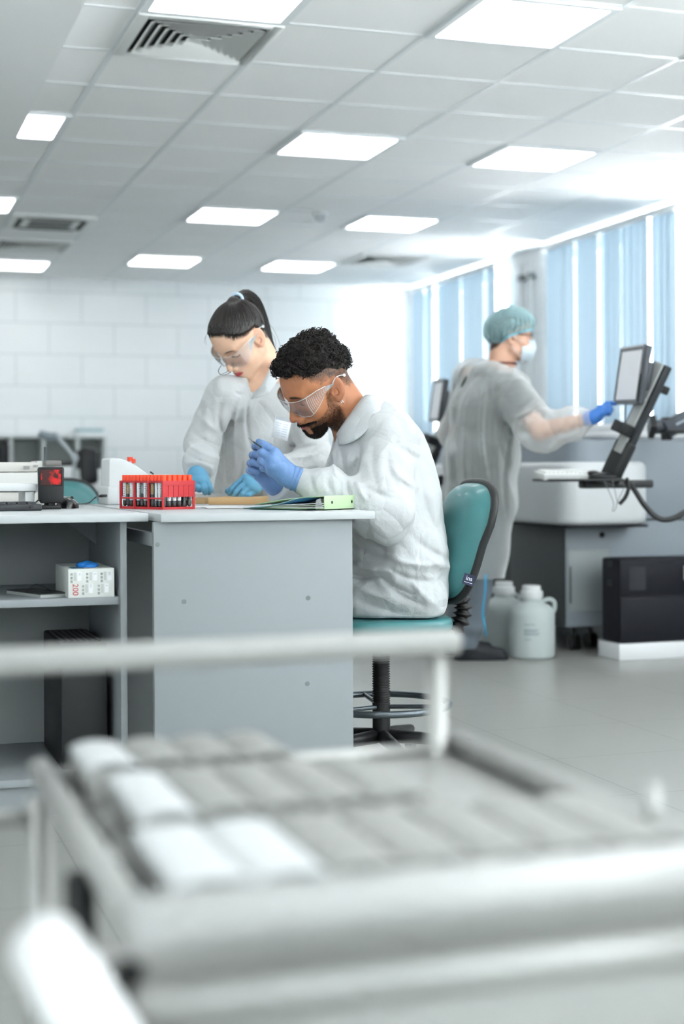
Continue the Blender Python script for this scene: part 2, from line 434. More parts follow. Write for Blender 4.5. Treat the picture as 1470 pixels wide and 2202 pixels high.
xc, yc = OX-.6*2+.3, OY+.6*9+.3
t = thing('ceiling_vent', 'flat cassette air vent with a grey grille, left edge under a light', 'vent', (xc, yc, 2.66), group='ceiling air vents')
f = MB().rbox((xc, yc, 2.686), (.59, .59, .022), .008); f.build('vent_frame', M_vent, t)
MB().box((xc, yc, 2.673), (.30, .30, .006)).build('grille', mat('grille_grey', '#7c7f7c', .7, bump=.4, bscale=220), t)
for s_ in (-1, 1):
    MB().box((xc+s_*.225, yc, 2.673), (.035, .4, .006)).build('air_slot', M_dark, t)
    MB().box((xc, yc+s_*.225, 2.673), (.4, .035, .006)).build('air_slot', M_dark, t)
p = (3.14, 10.0)
t = thing('smoke_detector', 'small white smoke detector hanging under the ceiling tiles', 'detector', (p[0], p[1], 2.63))
MB().lathe([(.055, 0), (.055, -.012), (.048, -.014)][::-1], (p[0], p[1], 2.694), 28).build('base', M_frame, t)
MB().lathe([(.02, -.062), (.036, -.056), (.042, -.04), (.042, -.014)], (p[0], p[1], 2.694), 28).build('sensor_head', mat('detector_grey', '#b9bfc2', .5), t)
# ================= implicit-surface sculpting =================
def A(v): return np.array(v, dtype=np.float32)
def smin(a, b, k):
    h = np.maximum(k-np.abs(a-b), 0)/k
    return np.minimum(a, b)-h*h*k*.25
def smax(a, b, k): return -smin(-a, -b, k)
def s_sph(p, c, r): return np.linalg.norm(p-A(c), axis=1)-r
def s_ell(p, c, r, Rm=None):
    q = p-A(c)
    if Rm is not None: q = q @ A(Rm)
    r = A(r); k0 = np.linalg.norm(q/r, axis=1); k1 = np.linalg.norm(q/(r*r), axis=1)+1e-9
    return k0*(k0-1)/k1
def s_cap(p, a, b, ra, rb=None):
    rb = ra if rb is None else rb
    a = A(a); ab = A(b)-a; ap = p-a
    t = np.clip((ap @ ab)/max(float(ab @ ab), 1e-9), 0, 1)
    return np.linalg.norm(ap-t[:, None]*ab, axis=1)-(ra+(rb-ra)*t)
def s_chain(p, pts, rs, k=.02):
    d = None
    for i in range(len(pts)-1):
        e = s_cap(p, pts[i], pts[i+1], rs[i], rs[i+1])
        d = e if d is None else smin(d, e, k)
    return d
def _hash(i, j, k, seed):
    n = (i*374761393+j*668265263+k*2147483647+seed*974634777).astype(np.int64)
    n = (n ^ (n >> 13))*1274126177
    n = n & 0xffffffff
    return ((n ^ (n >> 16)) & 0xffff).astype(np.float32)/65535
def vnoise(p, f, seed=0):
    q = p*f; i = np.floor(q).astype(np.int64); t = (q-i).astype(np.float32); t = t*t*t*(t*(t*6-15)+10)
    out = 0
    for a in (0, 1):
        wa = t[:, 0] if a else 1-t[:, 0]
        for b in (0, 1):
            wb = t[:, 1] if b else 1-t[:, 1]
            for c in (0, 1):
                wc = t[:, 2] if c else 1-t[:, 2]
                out = out+wa*wb*wc*_hash(i[:, 0]+a, i[:, 1]+b, i[:, 2]+c, seed)
    return out*2-1
def fbm(p, f, seed=0, o=3, g=.5):
    s = 0; a = 1
    for k in range(o): s = s+a*vnoise(p, f*2**k, seed+k); a *= g
    return s
def crumple(p, f, seed=0):
    """sharp creases between soft facets"""
    w_ = np.stack([vnoise(p, f*.7, seed+11+k) for k in range(3)], 1)*.35/f
    q = p+w_
    return np.abs(vnoise(q, f, seed))+.55*np.abs(vnoise(q, f*1.9, seed+3))
def sdf_mesh(name, fn, lo, hi, h, smooth_iter=0):
    """surface nets over the blocks that hold the surface"""
    B = 8; s = B*h; lo = A(lo); n = np.ceil((A(hi)-lo)/s).astype(int)
    ii = np.stack(np.meshgrid(*[np.arange(k) for k in n], indexing='ij'), -1).reshape(-1, 3)
    cen = lo+(ii+.5)*s
    f = np.concatenate([fn(c) for c in np.array_split(cen.astype(np.float32), max(1, len(cen)//60000))])
    act = ii[np.abs(f) < s*1.15]
    loc = np.stack(np.meshgrid(*[np.arange(B+1)]*3, indexing='ij'), -1).reshape(-1, 3)
    V = []; K = []; E = []
    N = n*B+4
    key = lambda c: (c[..., 0].astype(np.int64)*N[1]+c[..., 1])*N[2]+c[..., 2]
    corner = np.array([(a, b, c) for a in (0, 1) for b in (0, 1) for c in (0, 1)])
    edges = [(0, 1), (2, 3), (4, 5), (6, 7), (0, 2), (1, 3), (4, 6), (5, 7), (0, 4), (1, 5), (2, 6), (3, 7)]
    for ch in np.array_split(act, max(1, len(act)//300)):
        if not len(ch): continue
        gi = ch[:, None, :]*B+loc[None]
        F = fn((lo+gi.reshape(-1, 3)*h).astype(np.float32)).reshape(-1, B+1, B+1, B+1)
        cs = np.stack([F[:, a:a+B, b:b+B, c:c+B] for a, b, c in corner], -1)
        sg = cs < 0; cnt = sg.sum(-1); m = (cnt > 0) & (cnt < 8)
        bi, x, y, z = np.nonzero(m)
        if not len(bi): continue
        cv = cs[m]; cell = ch[bi]*B+np.stack([x, y, z], 1)
        acc = np.zeros((len(bi), 3)); w = np.zeros(len(bi))
        for a, b in edges:
            va, vb = cv[:, a], cv[:, b]; q = (va < 0) != (vb < 0)
            t = np.where(q, va/np.where(va-vb == 0, 1, va-vb), 0)
            pt = corner[a]+t[:, None]*(corner[b]-corner[a])
            acc += np.where(q[:, None], pt, 0); w += q
        V.append(lo+(cell+acc/w[:, None])*h); K.append(key(cell))
        s0 = cv[:, 0] < 0
        for ax, cidx in ((0, 4), (1, 2), (2, 1)):
            q = s0 != (cv[:, cidx] < 0)
            E.append(np.concatenate([cell[q], np.full((q.sum(), 1), ax), s0[q][:, None].astype(int)], 1))
    V = np.concatenate(V); K = np.concatenate(K); E = np.concatenate(E)
    o = np.argsort(K); K = K[o]; V = V[o]
    Q = []
    for ax in range(3):
        e = E[E[:, 3] == ax]; c = e[:, :3]
        u, v = [(1, 2), (2, 0), (0, 1)][ax]
        du = np.zeros(3, int); du[u] = 1; dv = np.zeros(3, int); dv[v] = 1
        ks = np.stack([key(c), key(c-du), key(c-du-dv), key(c-dv)], 1)
        pos = np.clip(np.searchsorted(K, ks), 0, len(K)-1); ok = (K[pos] == ks).all(1)
        pos = pos[ok]; fl = e[ok, 4] == 1
        Q.append(np.where(fl[:, None], pos, pos[:, ::-1]))
    Q = np.concatenate(Q)
    for _ in range(smooth_iter):
        S = np.zeros_like(V); w = np.zeros(len(V))
        for a in range(4):
            for b in (1, 3):
                np.add.at(S, Q[:, a], V[Q[:, (a+b) % 4]]); np.add.at(w, Q[:, a], 1)
        V = np.where(w[:, None] > 0, .5*V+.5*S/np.maximum(w, 1)[:, None], V)
    me = bpy.data.meshes.new(name)
    me.vertices.add(len(V)); me.vertices.foreach_set('co', V.astype(np.float32).ravel())
    me.loops.add(Q.size); me.loops.foreach_set('vertex_index', Q.astype(np.int32).ravel())
    me.polygons.add(len(Q)); me.polygons.foreach_set('loop_start', np.arange(0, Q.size, 4, dtype=np.int32)); me.polygons.foreach_set('loop_total', np.full(len(Q), 4, np.int32))
    me.polygons.foreach_set('use_smooth', np.ones(len(Q), bool))
    me.update(calc_edges=True); me.validate()
    return me, V
def set_col(me, C):
    at_ = me.color_attributes.new('Col', 'FLOAT_COLOR', 'POINT')
    at_.data.foreach_set('color', np.concatenate([C, np.ones((len(C), 1))], 1).astype(np.float32).ravel())
def drop_faces(me, V, keep):
    """keep: boolean per vertex"""
    bm = bmesh.new(); bm.from_mesh(me); bm.verts.ensure_lookup_table()
    bmesh.ops.delete(bm, geom=[v for v in bm.verts if not keep[v.index]], context='VERTS'); bm.to_mesh(me); bm.free()

# ---- head, in head space: x forward, y to the person's left, z up, origin between the ears
def rotm(ypr):
    y, p, r = (R(q) for q in ypr)
    return np.array(Euler((r, p, y), 'XYZ').to_matrix())
class Head:
    def __init__(s, pos, ypr, sc): s.o = A(pos); s.R = rotm(ypr).astype(np.float32); s.s = sc
    def to(s, P): return (np.atleast_2d(A(P))-s.o) @ s.R/s.s
    def w(s, P): return Vector((s.R @ (A(P)*s.s)+s.o).tolist())
    def mat4(s):
        M = Matrix.Identity(4)
        for i in range(3):
            for j in range(3): M[i][j] = float(s.R[i, j]*s.s)
            M[i][3] = float(s.o[i])
        return M
def cran(p): 
    return smin(s_ell(p, (-.006, 0, .044), (.096, .074, .088)), s_ell(p, (.038, 0, .05), (.052, .062, .056)), .03)
def head_sdf(p, female=False):
    ay = p.copy(); ay[:, 1] = np.abs(ay[:, 1])
    d = cran(p)
    jw = .046 if female else .053
    d = smin(d, s_ell(p, (.036, 0, -.022), (.058, .056, .075)), .03)
    d = smin(d, s_cap(ay, (.004, jw, -.05), (.076, .012, -.092), .017, .016), .03)
    d = smin(d, s_ell(p, (.075, 0, -.088), (.022, .02, .018 if female else .021)), .022)
    d = smin(d, s_ell(ay, (.062, .036, -.018), (.024, .022, .02)), .025)
    d = smin(d, s_cap(ay, (.089, .012, .034), (.076, .044, .036), .008 if female else .0105, .008), .016)
    d = smin(d, s_ell(p, (.082, 0, -.056), (.022, .026, .026)), .02)
    d = smax(d, -s_ell(ay, (.098, .032, .012), (.017, .02, .014)), .018)
    d = smin(d, s_ell(ay, (.0735, .032, .0125), (.0145, .0165, .0135)), .004)
    n = s_cap(p, (.092, 0, .022), (.1155, 0, -.026), .006, .0095 if female else .011)
    n = smin(n, s_sph(ay, (.1035, .0115 if female else .0135, -.033), .0082 if female else .0095), .008)
    n = smin(n, s_cap(p, (.1, 0, -.038), (.098, 0, -.046), .006), .01)
    d = smin(d, n, .012)
    d = smax(d, -s_sph(ay, (.1085, .0075, -.0425), .0042), .004)
    # lips
    up_ = smin(s_cap(ay, (.1045, .003, -.0555), (.091, .022, -.0605), .0052, .0022), s_sph(p, (.104, 0, -.056), .0045), .005)
    lo_ = s_cap(ay, (.1025, .0, -.0655), (.0905, .02, -.0625), .0062, .0025)
    d = smin(d, up_, .006); d = smin(d, lo_, .006)
    d = smax(d, -s_cap(ay, (.1125, 0, -.0605), (.097, .023, -.0618), .0022, .0012), .003)
    # ears
    tilt = np.array(Euler((R(6), R(-14), R(-26))).to_matrix())
    e = s_ell(ay, (-.011, .079, .004), (.0195, .0060, .0335), tilt)
    e = smin(e, s_ell(ay, (-.002, .0745, -.026), (.010, .0055, .011)), .008)
    e = smax(e, -s_ell(ay, (-.006, .0865, .006), (.0125, .0062, .022), tilt), .003)
    e = smax(e, -s_ell(ay, (-.001, .079, -.004), (.0072, .012, .0105), tilt), .003)
    e = smin(e, s_cap(ay, (-.013, .0805, .020), (-.011, .0795, -.006), .0032, .0028), .003)
    e = smin(e, s_ell(ay, (.0085, .0725, -.003), (.0042, .0055, .0065)), .004)
    d = smin(d, e, .006)
    return d
def zline(p, tab):
    phi = np.degrees(np.arctan2(np.abs(p[:, 1]), p[:, 0]+.01))
    return np.interp(phi, [t[0] for t in tab], [t[1] for t in tab])
def sstep(a, b, x):
    t = np.clip((x-a)/(b-a), 0, 1); return t*t*(3-2*t)
def mix(C, col, m): return C*(1-m[:, None])+A(col)*m[:, None]

# ---- hands: chains of joints, rooted in the palm
def hand_parts(p, wrist, mcp, pips, tips, thumb, r=.0088, off=0.0, dips=None):
    """smooth hand: palm from wrist to knuckles, four fingers and a thumb"""
    wrist = A(wrist); mcp = [A(q) for q in mcp]
    d = None
    for i, m in enumerate(mcp):
        e = s_cap(p, wrist+(m-wrist)*.12+(mcp[i]-mcp[1])*.25, m, .0165+off, .0118+off)
        d = e if d is None else smin(d, e, .02)
    for i in range(3): d = smin(d, s_cap(p, mcp[i], mcp[i+1], .0105+off), .010)
    fr = [1.0, 1.03, .98, .86]
    for i in range(4):
        a, b, c = mcp[i], A(pips[i]), A(tips[i])
        rr = r*fr[i]
        mid = b+(c-b)*.52
        if dips is not None and dips[i] is not None: mid = A(dips[i])
        fd = s_cap(p, a, b, rr*1.22+off, rr*1.08+off)
        fd = smin(fd, s_cap(p, b, mid, rr*1.1+off, rr*.97+off), .004)
        fd = smin(fd, s_cap(p, mid, c, rr*.97+off, rr*.82+off), .004)
        d = smin(d, fd, .003)
    t0, t1, t2 = (A(q) for q in thumb)
    td = s_cap(p, wrist+(t0-wrist)*.35, t0, .016+off, .0125+off)
    td = smin(td, s_cap(p, t0, t1, .0122+off, .0105+off), .006)
    td = smin(td, s_cap(p, t1, t2, .0105+off, .0085+off), .004)
    return smin(d, td, .009)
def near(p, c, r): return np.linalg.norm(p-A(c), axis=1) < r
def put(n, m, v):
    o = np.full(n, 1.0, np.float32); o[m] = v; return o
# ================= people: materials and shared clothing helpers =================
def skin_mat(name, rough=.48):
    m = mat(name, '#c09070', rough, attr='Col', bump=.12, bscale=700, sss=.06, detail=2); return m
def cloth_mat(name, col, transl=.2, transp=0, bump=.55, rough=.75, scale=1.0, tcol=None):
    """thin non-woven fabric: crumpled, a little light comes through"""
    m = bpy.data.materials.new(name); m.use_nodes = True; n = m.node_tree; b = n.nodes['Principled BSDF']; L = n.links.new
    c = rgb(col); b.inputs['Base Color'].default_value = (*c, 1); b.inputs['Roughness'].default_value = rough; b.inputs['Specular IOR Level'].default_value = .3
    g = nd(m, 'ShaderNodeTexCoord'); 
    wn = nd(m, 'ShaderNodeTexNoise', Scale=5*scale, Detail=2); L(g.outputs['Object'], wn.inputs['Vector'])
    mxv = nd(m, 'ShaderNodeMix', data_type='RGBA'); mxv.inputs[0].default_value = .12; L(g.outputs['Object'], mxv.inputs[6]); L(wn.outputs['Color'], mxv.inputs[7])
    v1 = nd(m, 'ShaderNodeTexVoronoi', feature='DISTANCE_TO_EDGE', Scale=11*scale); L(mxv.outputs[2], v1.inputs['Vector'])
    v2 = nd(m, 'ShaderNodeTexVoronoi', feature='F1', Scale=19*scale); L(mxv.outputs[2], v2.inputs['Vector'])
    n1 = nd(m, 'ShaderNodeTexNoise', Scale=26*scale, Detail=5); n1.inputs['Roughness'].default_value = .6; L(mxv.outputs[2], n1.inputs['Vector'])
    mr = nd(m, 'ShaderNodeMapRange'); mr.inputs[2].default_value = .22; L(v1.outputs['Distance'], mr.inputs[0])
    a1 = nd(m, 'ShaderNodeMath', operation='ADD'); L(mr.outputs[0], a1.inputs[0])
    m2 = nd(m, 'ShaderNodeMath', operation='MULTIPLY'); L(v2.outputs['Distance'], m2.inputs[0]); m2.inputs[1].default_value = .9; L(m2.outputs[0], a1.inputs[1])
    a2 = nd(m, 'ShaderNodeMath', operation='ADD'); L(a1.outputs[0], a2.inputs[0]); L(n1.outputs['Fac'], a2.inputs[1])
    bp = nd(m, 'ShaderNodeBump', Strength=bump, Distance=.012); L(a2.outputs[0], bp.inputs['Height']); L(bp.outputs['Normal'], b.inputs['Normal'])
    out = n.nodes['Material Output']; cur = b.outputs[0]
    if transl:
        t = nd(m, 'ShaderNodeBsdfTranslucent'); t.inputs[0].default_value = (*rgb(tcol or col), 1); L(bp.outputs['Normal'], t.inputs['Normal'])
        mx = nd(m, 'ShaderNodeMixShader'); mx.inputs[0].default_value = transl; L(cur, mx.inputs[1]); L(t.outputs[0], mx.inputs[2]); cur = mx.outputs[0]
    if transp:
        t = nd(m, 'ShaderNodeBsdfTransparent'); mx = nd(m, 'ShaderNodeMixShader')
        # sheer cloth: thinner where seen face-on, denser along its folds
        lw = nd(m, 'ShaderNodeLayerWeight', Blend=.35); mr2 = nd(m, 'ShaderNodeMapRange'); mr2.inputs[3].default_value = transp; mr2.inputs[4].default_value = .0
        L(lw.outputs['Facing'], mr2.inputs[0]); L(mr2.outputs[0], mx.inputs[0]); L(cur, mx.inputs[1]); L(t.outputs[0], mx.inputs[2]); cur = mx.outputs[0]
    L(cur, out.inputs[0]); return m
M_coat = cloth_mat('coat_fabric', '#dadfe1', .26, bump=.36, scale=.9)
M_glove_dark = mat('nitrile_glove', '#6384b3', .42, bump=.25, bscale=90, spec=.4)
M_glove_light = mat('light_nitrile_glove', '#62a0c2', .42, bump=.25, bscale=90, spec=.4)
M_clear = bpy.data.materials.new('clear_plastic'); M_clear.use_nodes = True
_n = M_clear.node_tree; _n.nodes.clear(); _o = _n.nodes.new('ShaderNodeOutputMaterial'); _m = _n.nodes.new('ShaderNodeMixShader'); _t = _n.nodes.new('ShaderNodeBsdfTransparent'); _g = _n.nodes.new('ShaderNodeBsdfGlossy'); _f = _n.nodes.new('ShaderNodeFresnel')
_t.inputs[0].default_value = (.955, .965, .98, 1); _g.inputs['Roughness'].default_value = .03; _f.inputs[0].default_value = 1.38
_n.links.new(_f.outputs[0], _m.inputs[0]); _n.links.new(_t.outputs[0], _m.inputs[1]); _n.links.new(_g.outputs[0], _m.inputs[2]); _d = _n.nodes.new('ShaderNodeBsdfDiffuse'); _d.inputs[0].default_value = (.9, .94, .97, 1); _m2 = _n.nodes.new('ShaderNodeMixShader'); _m2.inputs[0].default_value = .09
_n.links.new(_m.outputs[0], _m2.inputs[1]); _n.links.new(_d.outputs[0], _m2.inputs[2]); _n.links.new(_m2.outputs[0], _o.inputs[0])
M_clear_edge = bpy.data.materials.new('clear_plastic_edge'); M_clear_edge.use_nodes = True
_n = M_clear_edge.node_tree; _b = _n.nodes['Principled BSDF']; _b.inputs['Base Color'].default_value = (.85, .9, .92, 1); _b.inputs['Roughness'].default_value = .12
_t = _n.nodes.new('ShaderNodeBsdfTransparent'); _m = _n.nodes.new('ShaderNodeMixShader'); _m.inputs[0].default_value = .4
_n.links.new(_b.outputs[0], _m.inputs[1]); _n.links.new(_t.outputs[0], _m.inputs[2]); _n.links.new(_m.outputs[0], _n.nodes['Material Output'].inputs[0])
M_hair = mat('black_hair', '#15120f', .38, bump=.3, bscale=260, spec=.5)
M_curl = mat('curly_hair', '#171311', .55, spec=.35)
M_beard = mat('beard_hair', '#1d1512', .6)

def goggles(H, parent, ear_tip=True, dz=0.0):
    """clear safety spectacles: one wrap-around lens, grilled side shields, temples"""
    hw = lambda pts: [H.w(q) for q in pts]
    # plan outline from left ear round the front to right ear
    half = [(-.012, .080), (.02, .0825), (.05, .082), (.073, .077), (.091, .067), (.103, .052), (.111, .034), (.115, .014)]
    path = half+[(x, -y) for x, y in half[::-1]]
    path = [(v.x, v.y) for v in bez([(x, y, 0) for x, y in path], 4)]
    def zt(x): return float(np.interp(x, [-.012, .02, .05, .08, .10, .115], [.022, .034, .040, .039, .036, .035]))+dz
    def zb(x, y):
        b_ = float(np.interp(x, [-.012, .01, .03, .06, .08, .094, .107, .115], [.014, .018, .013, -.005, -.016, -.022, -.020, -.010])); return b_+dz
    P = []
    for x, y in path:
        t, b_ = zt(x), zb(x, y); row = []
        for k in range(7):
            q = k/6; row.append(H.w((x-.006*q*(x > .09)+.003*math.sin(math.pi*q), y*(1-.05*q), t+(b_-t)*q)))
        P.append(row)
    n = len(path); a = next(i for i, q in enumerate(path) if q[0] > .079); c = n-a
    g = MB().grid(P[a:c]).build('goggle_lens', M_clear, parent, smooth=True)
    for lab, seg in (('side_shield', P[:a+1]), ('side_shield', P[c-1:])):
        sh = MB().grid(seg).build(lab, M_clear, parent, smooth=True)
        gr = MB()
        for k in range(2, len(seg)-1) if True else ():
            r_ = seg[k]
            x_here = k
            gr.tube([r_[1], r_[3], r_[5]], .0005, 5)
        gr.build('vent_rib', M_clear_edge, sh)
    rim = MB(); rim.tube([r_[0] for r_ in P[4:n-4]], .0011, 6); rim.tube([r_[-1] for r_ in P[a-8:c+8]], .0008, 6)
    rim.tube([P[a][k] for k in range(7)], .0008, 6).tube([P[c-1][k] for k in range(7)], .0008, 6)
    rim.build('goggle_rim', M_clear_edge, g)
    for s_ in (1, -1):
        tp = MB(); pts = hw([(-.004, .080*s_, .026+dz), (-.018, .0805*s_, .033+dz), (-.034, .081*s_, .031+dz), (-.044, .080*s_, .024+dz)])
        tp.tube(bez(pts, 5), .0016, 8)
        o_ = H.w((-.046, .0805*s_, .023+dz)); tp.ell(o_, (.005, .002, .005), 10, 8)
        tp.build('temple_arm', M_clear_edge, g)

def hairs(H, pts, nrm, n, length, r, rng, mb, lay=.6, drop=(0, 0, -1)):
    """short tapered hairs in head space"""
    idx = rng.choice(len(pts), n)
    for i in idx:
        p = pts[i]; d = nrm[i]+np.array(drop)*lay+rng.normal(0, .35, 3); d /= np.linalg.norm(d)
        a = np.cross(d, (0.3, .5, .8)); a /= np.linalg.norm(a); b = np.cross(d, a); l = length*rng.uniform(.6, 1.3)
        q = [p+r*a, p+r*(-.5*a+.87*b), p+r*(-.5*a-.87*b), p+d*l]
        mb.add([H.w(x) for x in q], [(0, 1, 3), (1, 2, 3), (2, 0, 3)])
def mesh_points(me, V):
    nr = np.empty(len(me.vertices)*3, np.float32)
    me.vertices.foreach_get('normal', nr); return nr.reshape(-1, 3)

def strip(rings, name, m, parent, solid=.0015):
    return MB().grid(rings).build(name, m, parent, smooth=True, solid=solid)

def pix(p):
    d = p[:, 0]*ST+p[:, 1]*CT; r = p[:, 0]*CT-p[:, 1]*ST
    xs = 735+FPX*r/d; ys = HZ-FPX*(p[:, 2]-CAMH)/d
    x = xs+ROLL*(ys-1101); return x, ys-ROLL*(x-735)
def creases(d, p, L):
    """folds of the cloth: valleys (a>0) and ridges (a<0), metres"""
    x, y = pix(p)
    for x1, y1, x2, y2, w_, a in L:
        ux, uy = x2-x1, y2-y1; l2 = ux*ux+uy*uy
        t = ((x-x1)*ux+(y-y1)*uy)/l2; tc = np.clip(t, 0, 1)
        bend = .06*math.sqrt(l2)*np.sin(np.pi*tc)
        D = np.hypot(x-x1-tc*ux+bend*uy/math.sqrt(l2), y-y1-tc*uy-bend*ux/math.sqrt(l2))/w_
        d = d+a*np.exp(-D**1.5)*(.35+.65*np.sin(np.pi*np.clip(tc, .05, .95)))
    return d
# ================= seated man =================
SCALE_M = 1.045
_at = at
def at(px, py, d): return _at(px, py, d*SCALE_M)
HM = Head((1.287*SCALE_M, 4.106*SCALE_M, .9+(1.135-.9)*SCALE_M), (186, 37, -15), 1.085)
man = thing('person', 'seated person with curly black hair and beard, white coat, goggles and blue gloves', 'person', (1.5, 4.2, 0))
DM = 4.37
m_neck = at(770, 928, 4.36)
m_shL, m_shR = at(833, 942, 4.2), at(778, 955, 4.52)
m_elL, m_elR = at(822, 1100, 4.10), at(735, 1082, 4.60)
m_wrL, m_wrR = at(637, 1032, 4.13), at(590, 1044, 4.29)
# left (near) hand, back towards the camera
mL = dict(wrist=at(630, 1028, 4.125), mcp=[at(590, 972, 4.10), at(583, 987, 4.09), at(581, 1001, 4.095), at(584, 1014, 4.11)],
          pips=[at(566, 958, 4.12), at(563, 974, 4.10), at(562, 991, 4.10), at(567, 1007, 4.115)],
          tips=[at(572, 960, 4.165), at(578, 981, 4.155), at(580, 996, 4.155), at(582, 1010, 4.155)],
          dips=[at(561, 958, 4.15), at(560, 975, 4.135), at(559, 991, 4.135), at(564, 1007, 4.14)],
          thumb=[at(598, 984, 4.165), at(578, 962, 4.18), at(563, 953, 4.17)])
mR = dict(wrist=at(592, 1042, 4.30), mcp=[at(568, 990, 4.27), at(561, 1003, 4.275), at(556, 1014, 4.28), at(556, 1024, 4.285)],
          pips=[at(549, 960, 4.245), at(543, 979, 4.24), at(538, 996, 4.245), at(535, 1012, 4.25)],
          tips=[at(566, 968, 4.215), at(566, 985, 4.205), at(560, 1000, 4.205), at(552, 1016, 4.215)],
          dips=[at(553, 958, 4.23), at(548, 977, 4.22), at(542, 994, 4.22), at(538, 1010, 4.23)],
          thumb=[at(578, 1000, 4.235), at(566, 968, 4.22), at(556, 950, 4.215)])
m_hip, m_hip2 = at(893, 1282, 4.30), at(885, 1280, 4.52)
m_kn, m_kn2 = at(600, 1282, 4.36), at(595, 1278, 4.60)
def man_hands(p, off):
    return np.minimum(hand_parts(p, **mL, off=off, r=.0092), hand_parts(p, **mR, off=off, r=.0092))
def man_body(p):
    n = len(p)
    d = s_cap(p, HM.w((-.034, 0, -.03)), m_neck, .060, .072)
    d = smin(d, s_cap(p, m_shL, m_shR, .055), .06)
    d = smin(d, s_cap(p, at(812, 985, DM), at(868, 1190, DM), .105, .085), .08)
    d = smin(d, s_cap(p, at(868, 1190, DM), at(885, 1265, DM), .085, .09), .08)
    for a, b, c in ((m_shL, m_elL, m_wrL), (m_shR, m_elR, m_wrR)): d = smin(d, s_chain(p, [a, b, c], [.05, .042, .0235]), .03)
    for a, b in ((m_hip, m_kn), (m_hip2, m_kn2)):
        f = Vector((b.x-.02, b.y, .09)); d = smin(d, s_chain(p, [a, b, f], [.07, .055, .04]), .05)
        d = smin(d, s_cap(p, (f.x+.02, f.y, .055), (f.x-.14, f.y, .045), .035, .028), .03)
    m = near(p, HM.o, .24)
    if m.any(): d = smin(d, put(n, m, head_sdf(HM.to(p[m]))*HM.s), .018)
    m = near(p, at(585, 995, 4.2), .2)
    if m.any(): d = smin(d, put(n, m, man_hands(p[m], -.0012)), .012)
    return d
ZL_M = [(0, .095), (28, .096), (44, .082), (60, .073), (80, .065), (100, .055), (125, .032), (150, .004), (180, -.008)]
FADE = [(0, .089), (40, .082), (52, .052), (68, .034), (85, .03), (105, .0), (130, -.03), (160, -.05), (180, -.055)]
def beard_mask(q):
    ay = np.abs(q[:, 1]); x, z = q[:, 0], q[:, 2]
    top = np.interp(x, [-.004, .012, .022, .034, .055, .075, .088, .096], [-.02, .03, .012, -.030, -.044, -.049, -.0455, -.0455])
    m = sstep(0, .008, top-z)*sstep(-.004, .008, x-np.interp(z, [-.11, -.08, -.05, -.03, 0, .03], [.012, .002, .002, .012, .014, .014]))*sstep(-.124, -.114, z)
    m = m*sstep(.012, .03, np.maximum(x, ay*.6)) if False else m
    lips = sstep(1.0, .7, np.sqrt((ay/.0265)**2+((z+.0615)/.0078)**2))*(x > .07)
    sides = sstep(.018, .024, ay)  # clean strip beside the lower lip
    patch = 1-.97*sstep(.006, .010, ay)*sstep(.027, .021, ay)*sstep(-.092, -.086, z)*sstep(-.062, -.067, z)
    m = m*(1-lips)*patch
    m = np.where((z > -.0465) & (x > .088) & (ay < .018), 0, m)
    return np.clip(m, 0, 1)
me, V = sdf_mesh('body', man_body, (.45, 3.9, 0.0), (1.86, 5.2, 1.38), .0031)
q = HM.to(V); n = len(V)
C = np.tile(A(rgb('#ad7350')), (n, 1))
C = C*(1+.10*fbm(q, 40, 5)[:, None]); ay = np.abs(q[:, 1])
hd = np.linalg.norm(q, axis=1) < .2
m = sstep(.016, 0, np.abs(q[:, 2]+.03))*sstep(.1, .118, q[:, 0])*hd; C = mix(C, rgb('#a8664f'), .6*m)           # nose tip
m = sstep(.02, .008, np.linalg.norm((q-A((.06, 0, -.015)))*A((1, 0, 1)), axis=1))*hd; C = mix(C, rgb('#b07a5c'), .4*m)
lips = sstep(1.15, .8, np.sqrt((ay/.024)**2+((q[:, 2]+.0605)/.0095)**2))*(q[:, 0] > .085)*hd; C = mix(C, rgb('#9a5a55'), .85*lips)
ear = sstep(.070, .076, ay)*sstep(.04, .03, np.abs(q[:, 0]+.008))*sstep(.042, .034, np.abs(q[:, 2]))*hd; C = mix(C, rgb('#a36a52'), .5*ear)
hz = q[:, 2]-zline(q, FADE)+.008*fbm(q, 120, 4); fade = sstep(0, .014, hz)*(1-ear)*hd; C = mix(C, rgb('#24170f'), np.clip(fade*(.5+.45*sstep(.005, .035, hz))*(.88+.25*vnoise(q, 420, 9)), 0, 1))
bm_ = beard_mask(q)*hd; C = mix(C, rgb('#2b1a10'), bm_*(.45+.2*vnoise(q, 420, 8)+.4*sstep(-.04, -.075, q[:, 2])))
br = sstep(1, .6, np.sqrt(((ay-.031)/.022)**2+((q[:, 2]-.0375+(ay-.03)*.12)/.0052)**2))*(q[:, 0] > .06)*hd; C = mix(C, rgb('#17110f'), .9*br)
ey = sstep(1, .6, np.sqrt(((ay-.0325)/.0145)**2+((q[:, 2]-.0085)/.0042)**2))*(q[:, 0] > .06)*hd; C = mix(C, rgb('#191210'), .9*ey)
under = sstep(.012, 0, np.abs(q[:, 2]-.018))*sstep(.02, .01, np.abs(ay-.033))*(q[:, 0] > .06)*hd; C = mix(C, rgb('#8a5a45'), .35*under)
set_col(me, C)
body = link_mesh('body', me, skin_mat('brown_skin'), man, smooth=True)
nr = mesh_points(me, V)
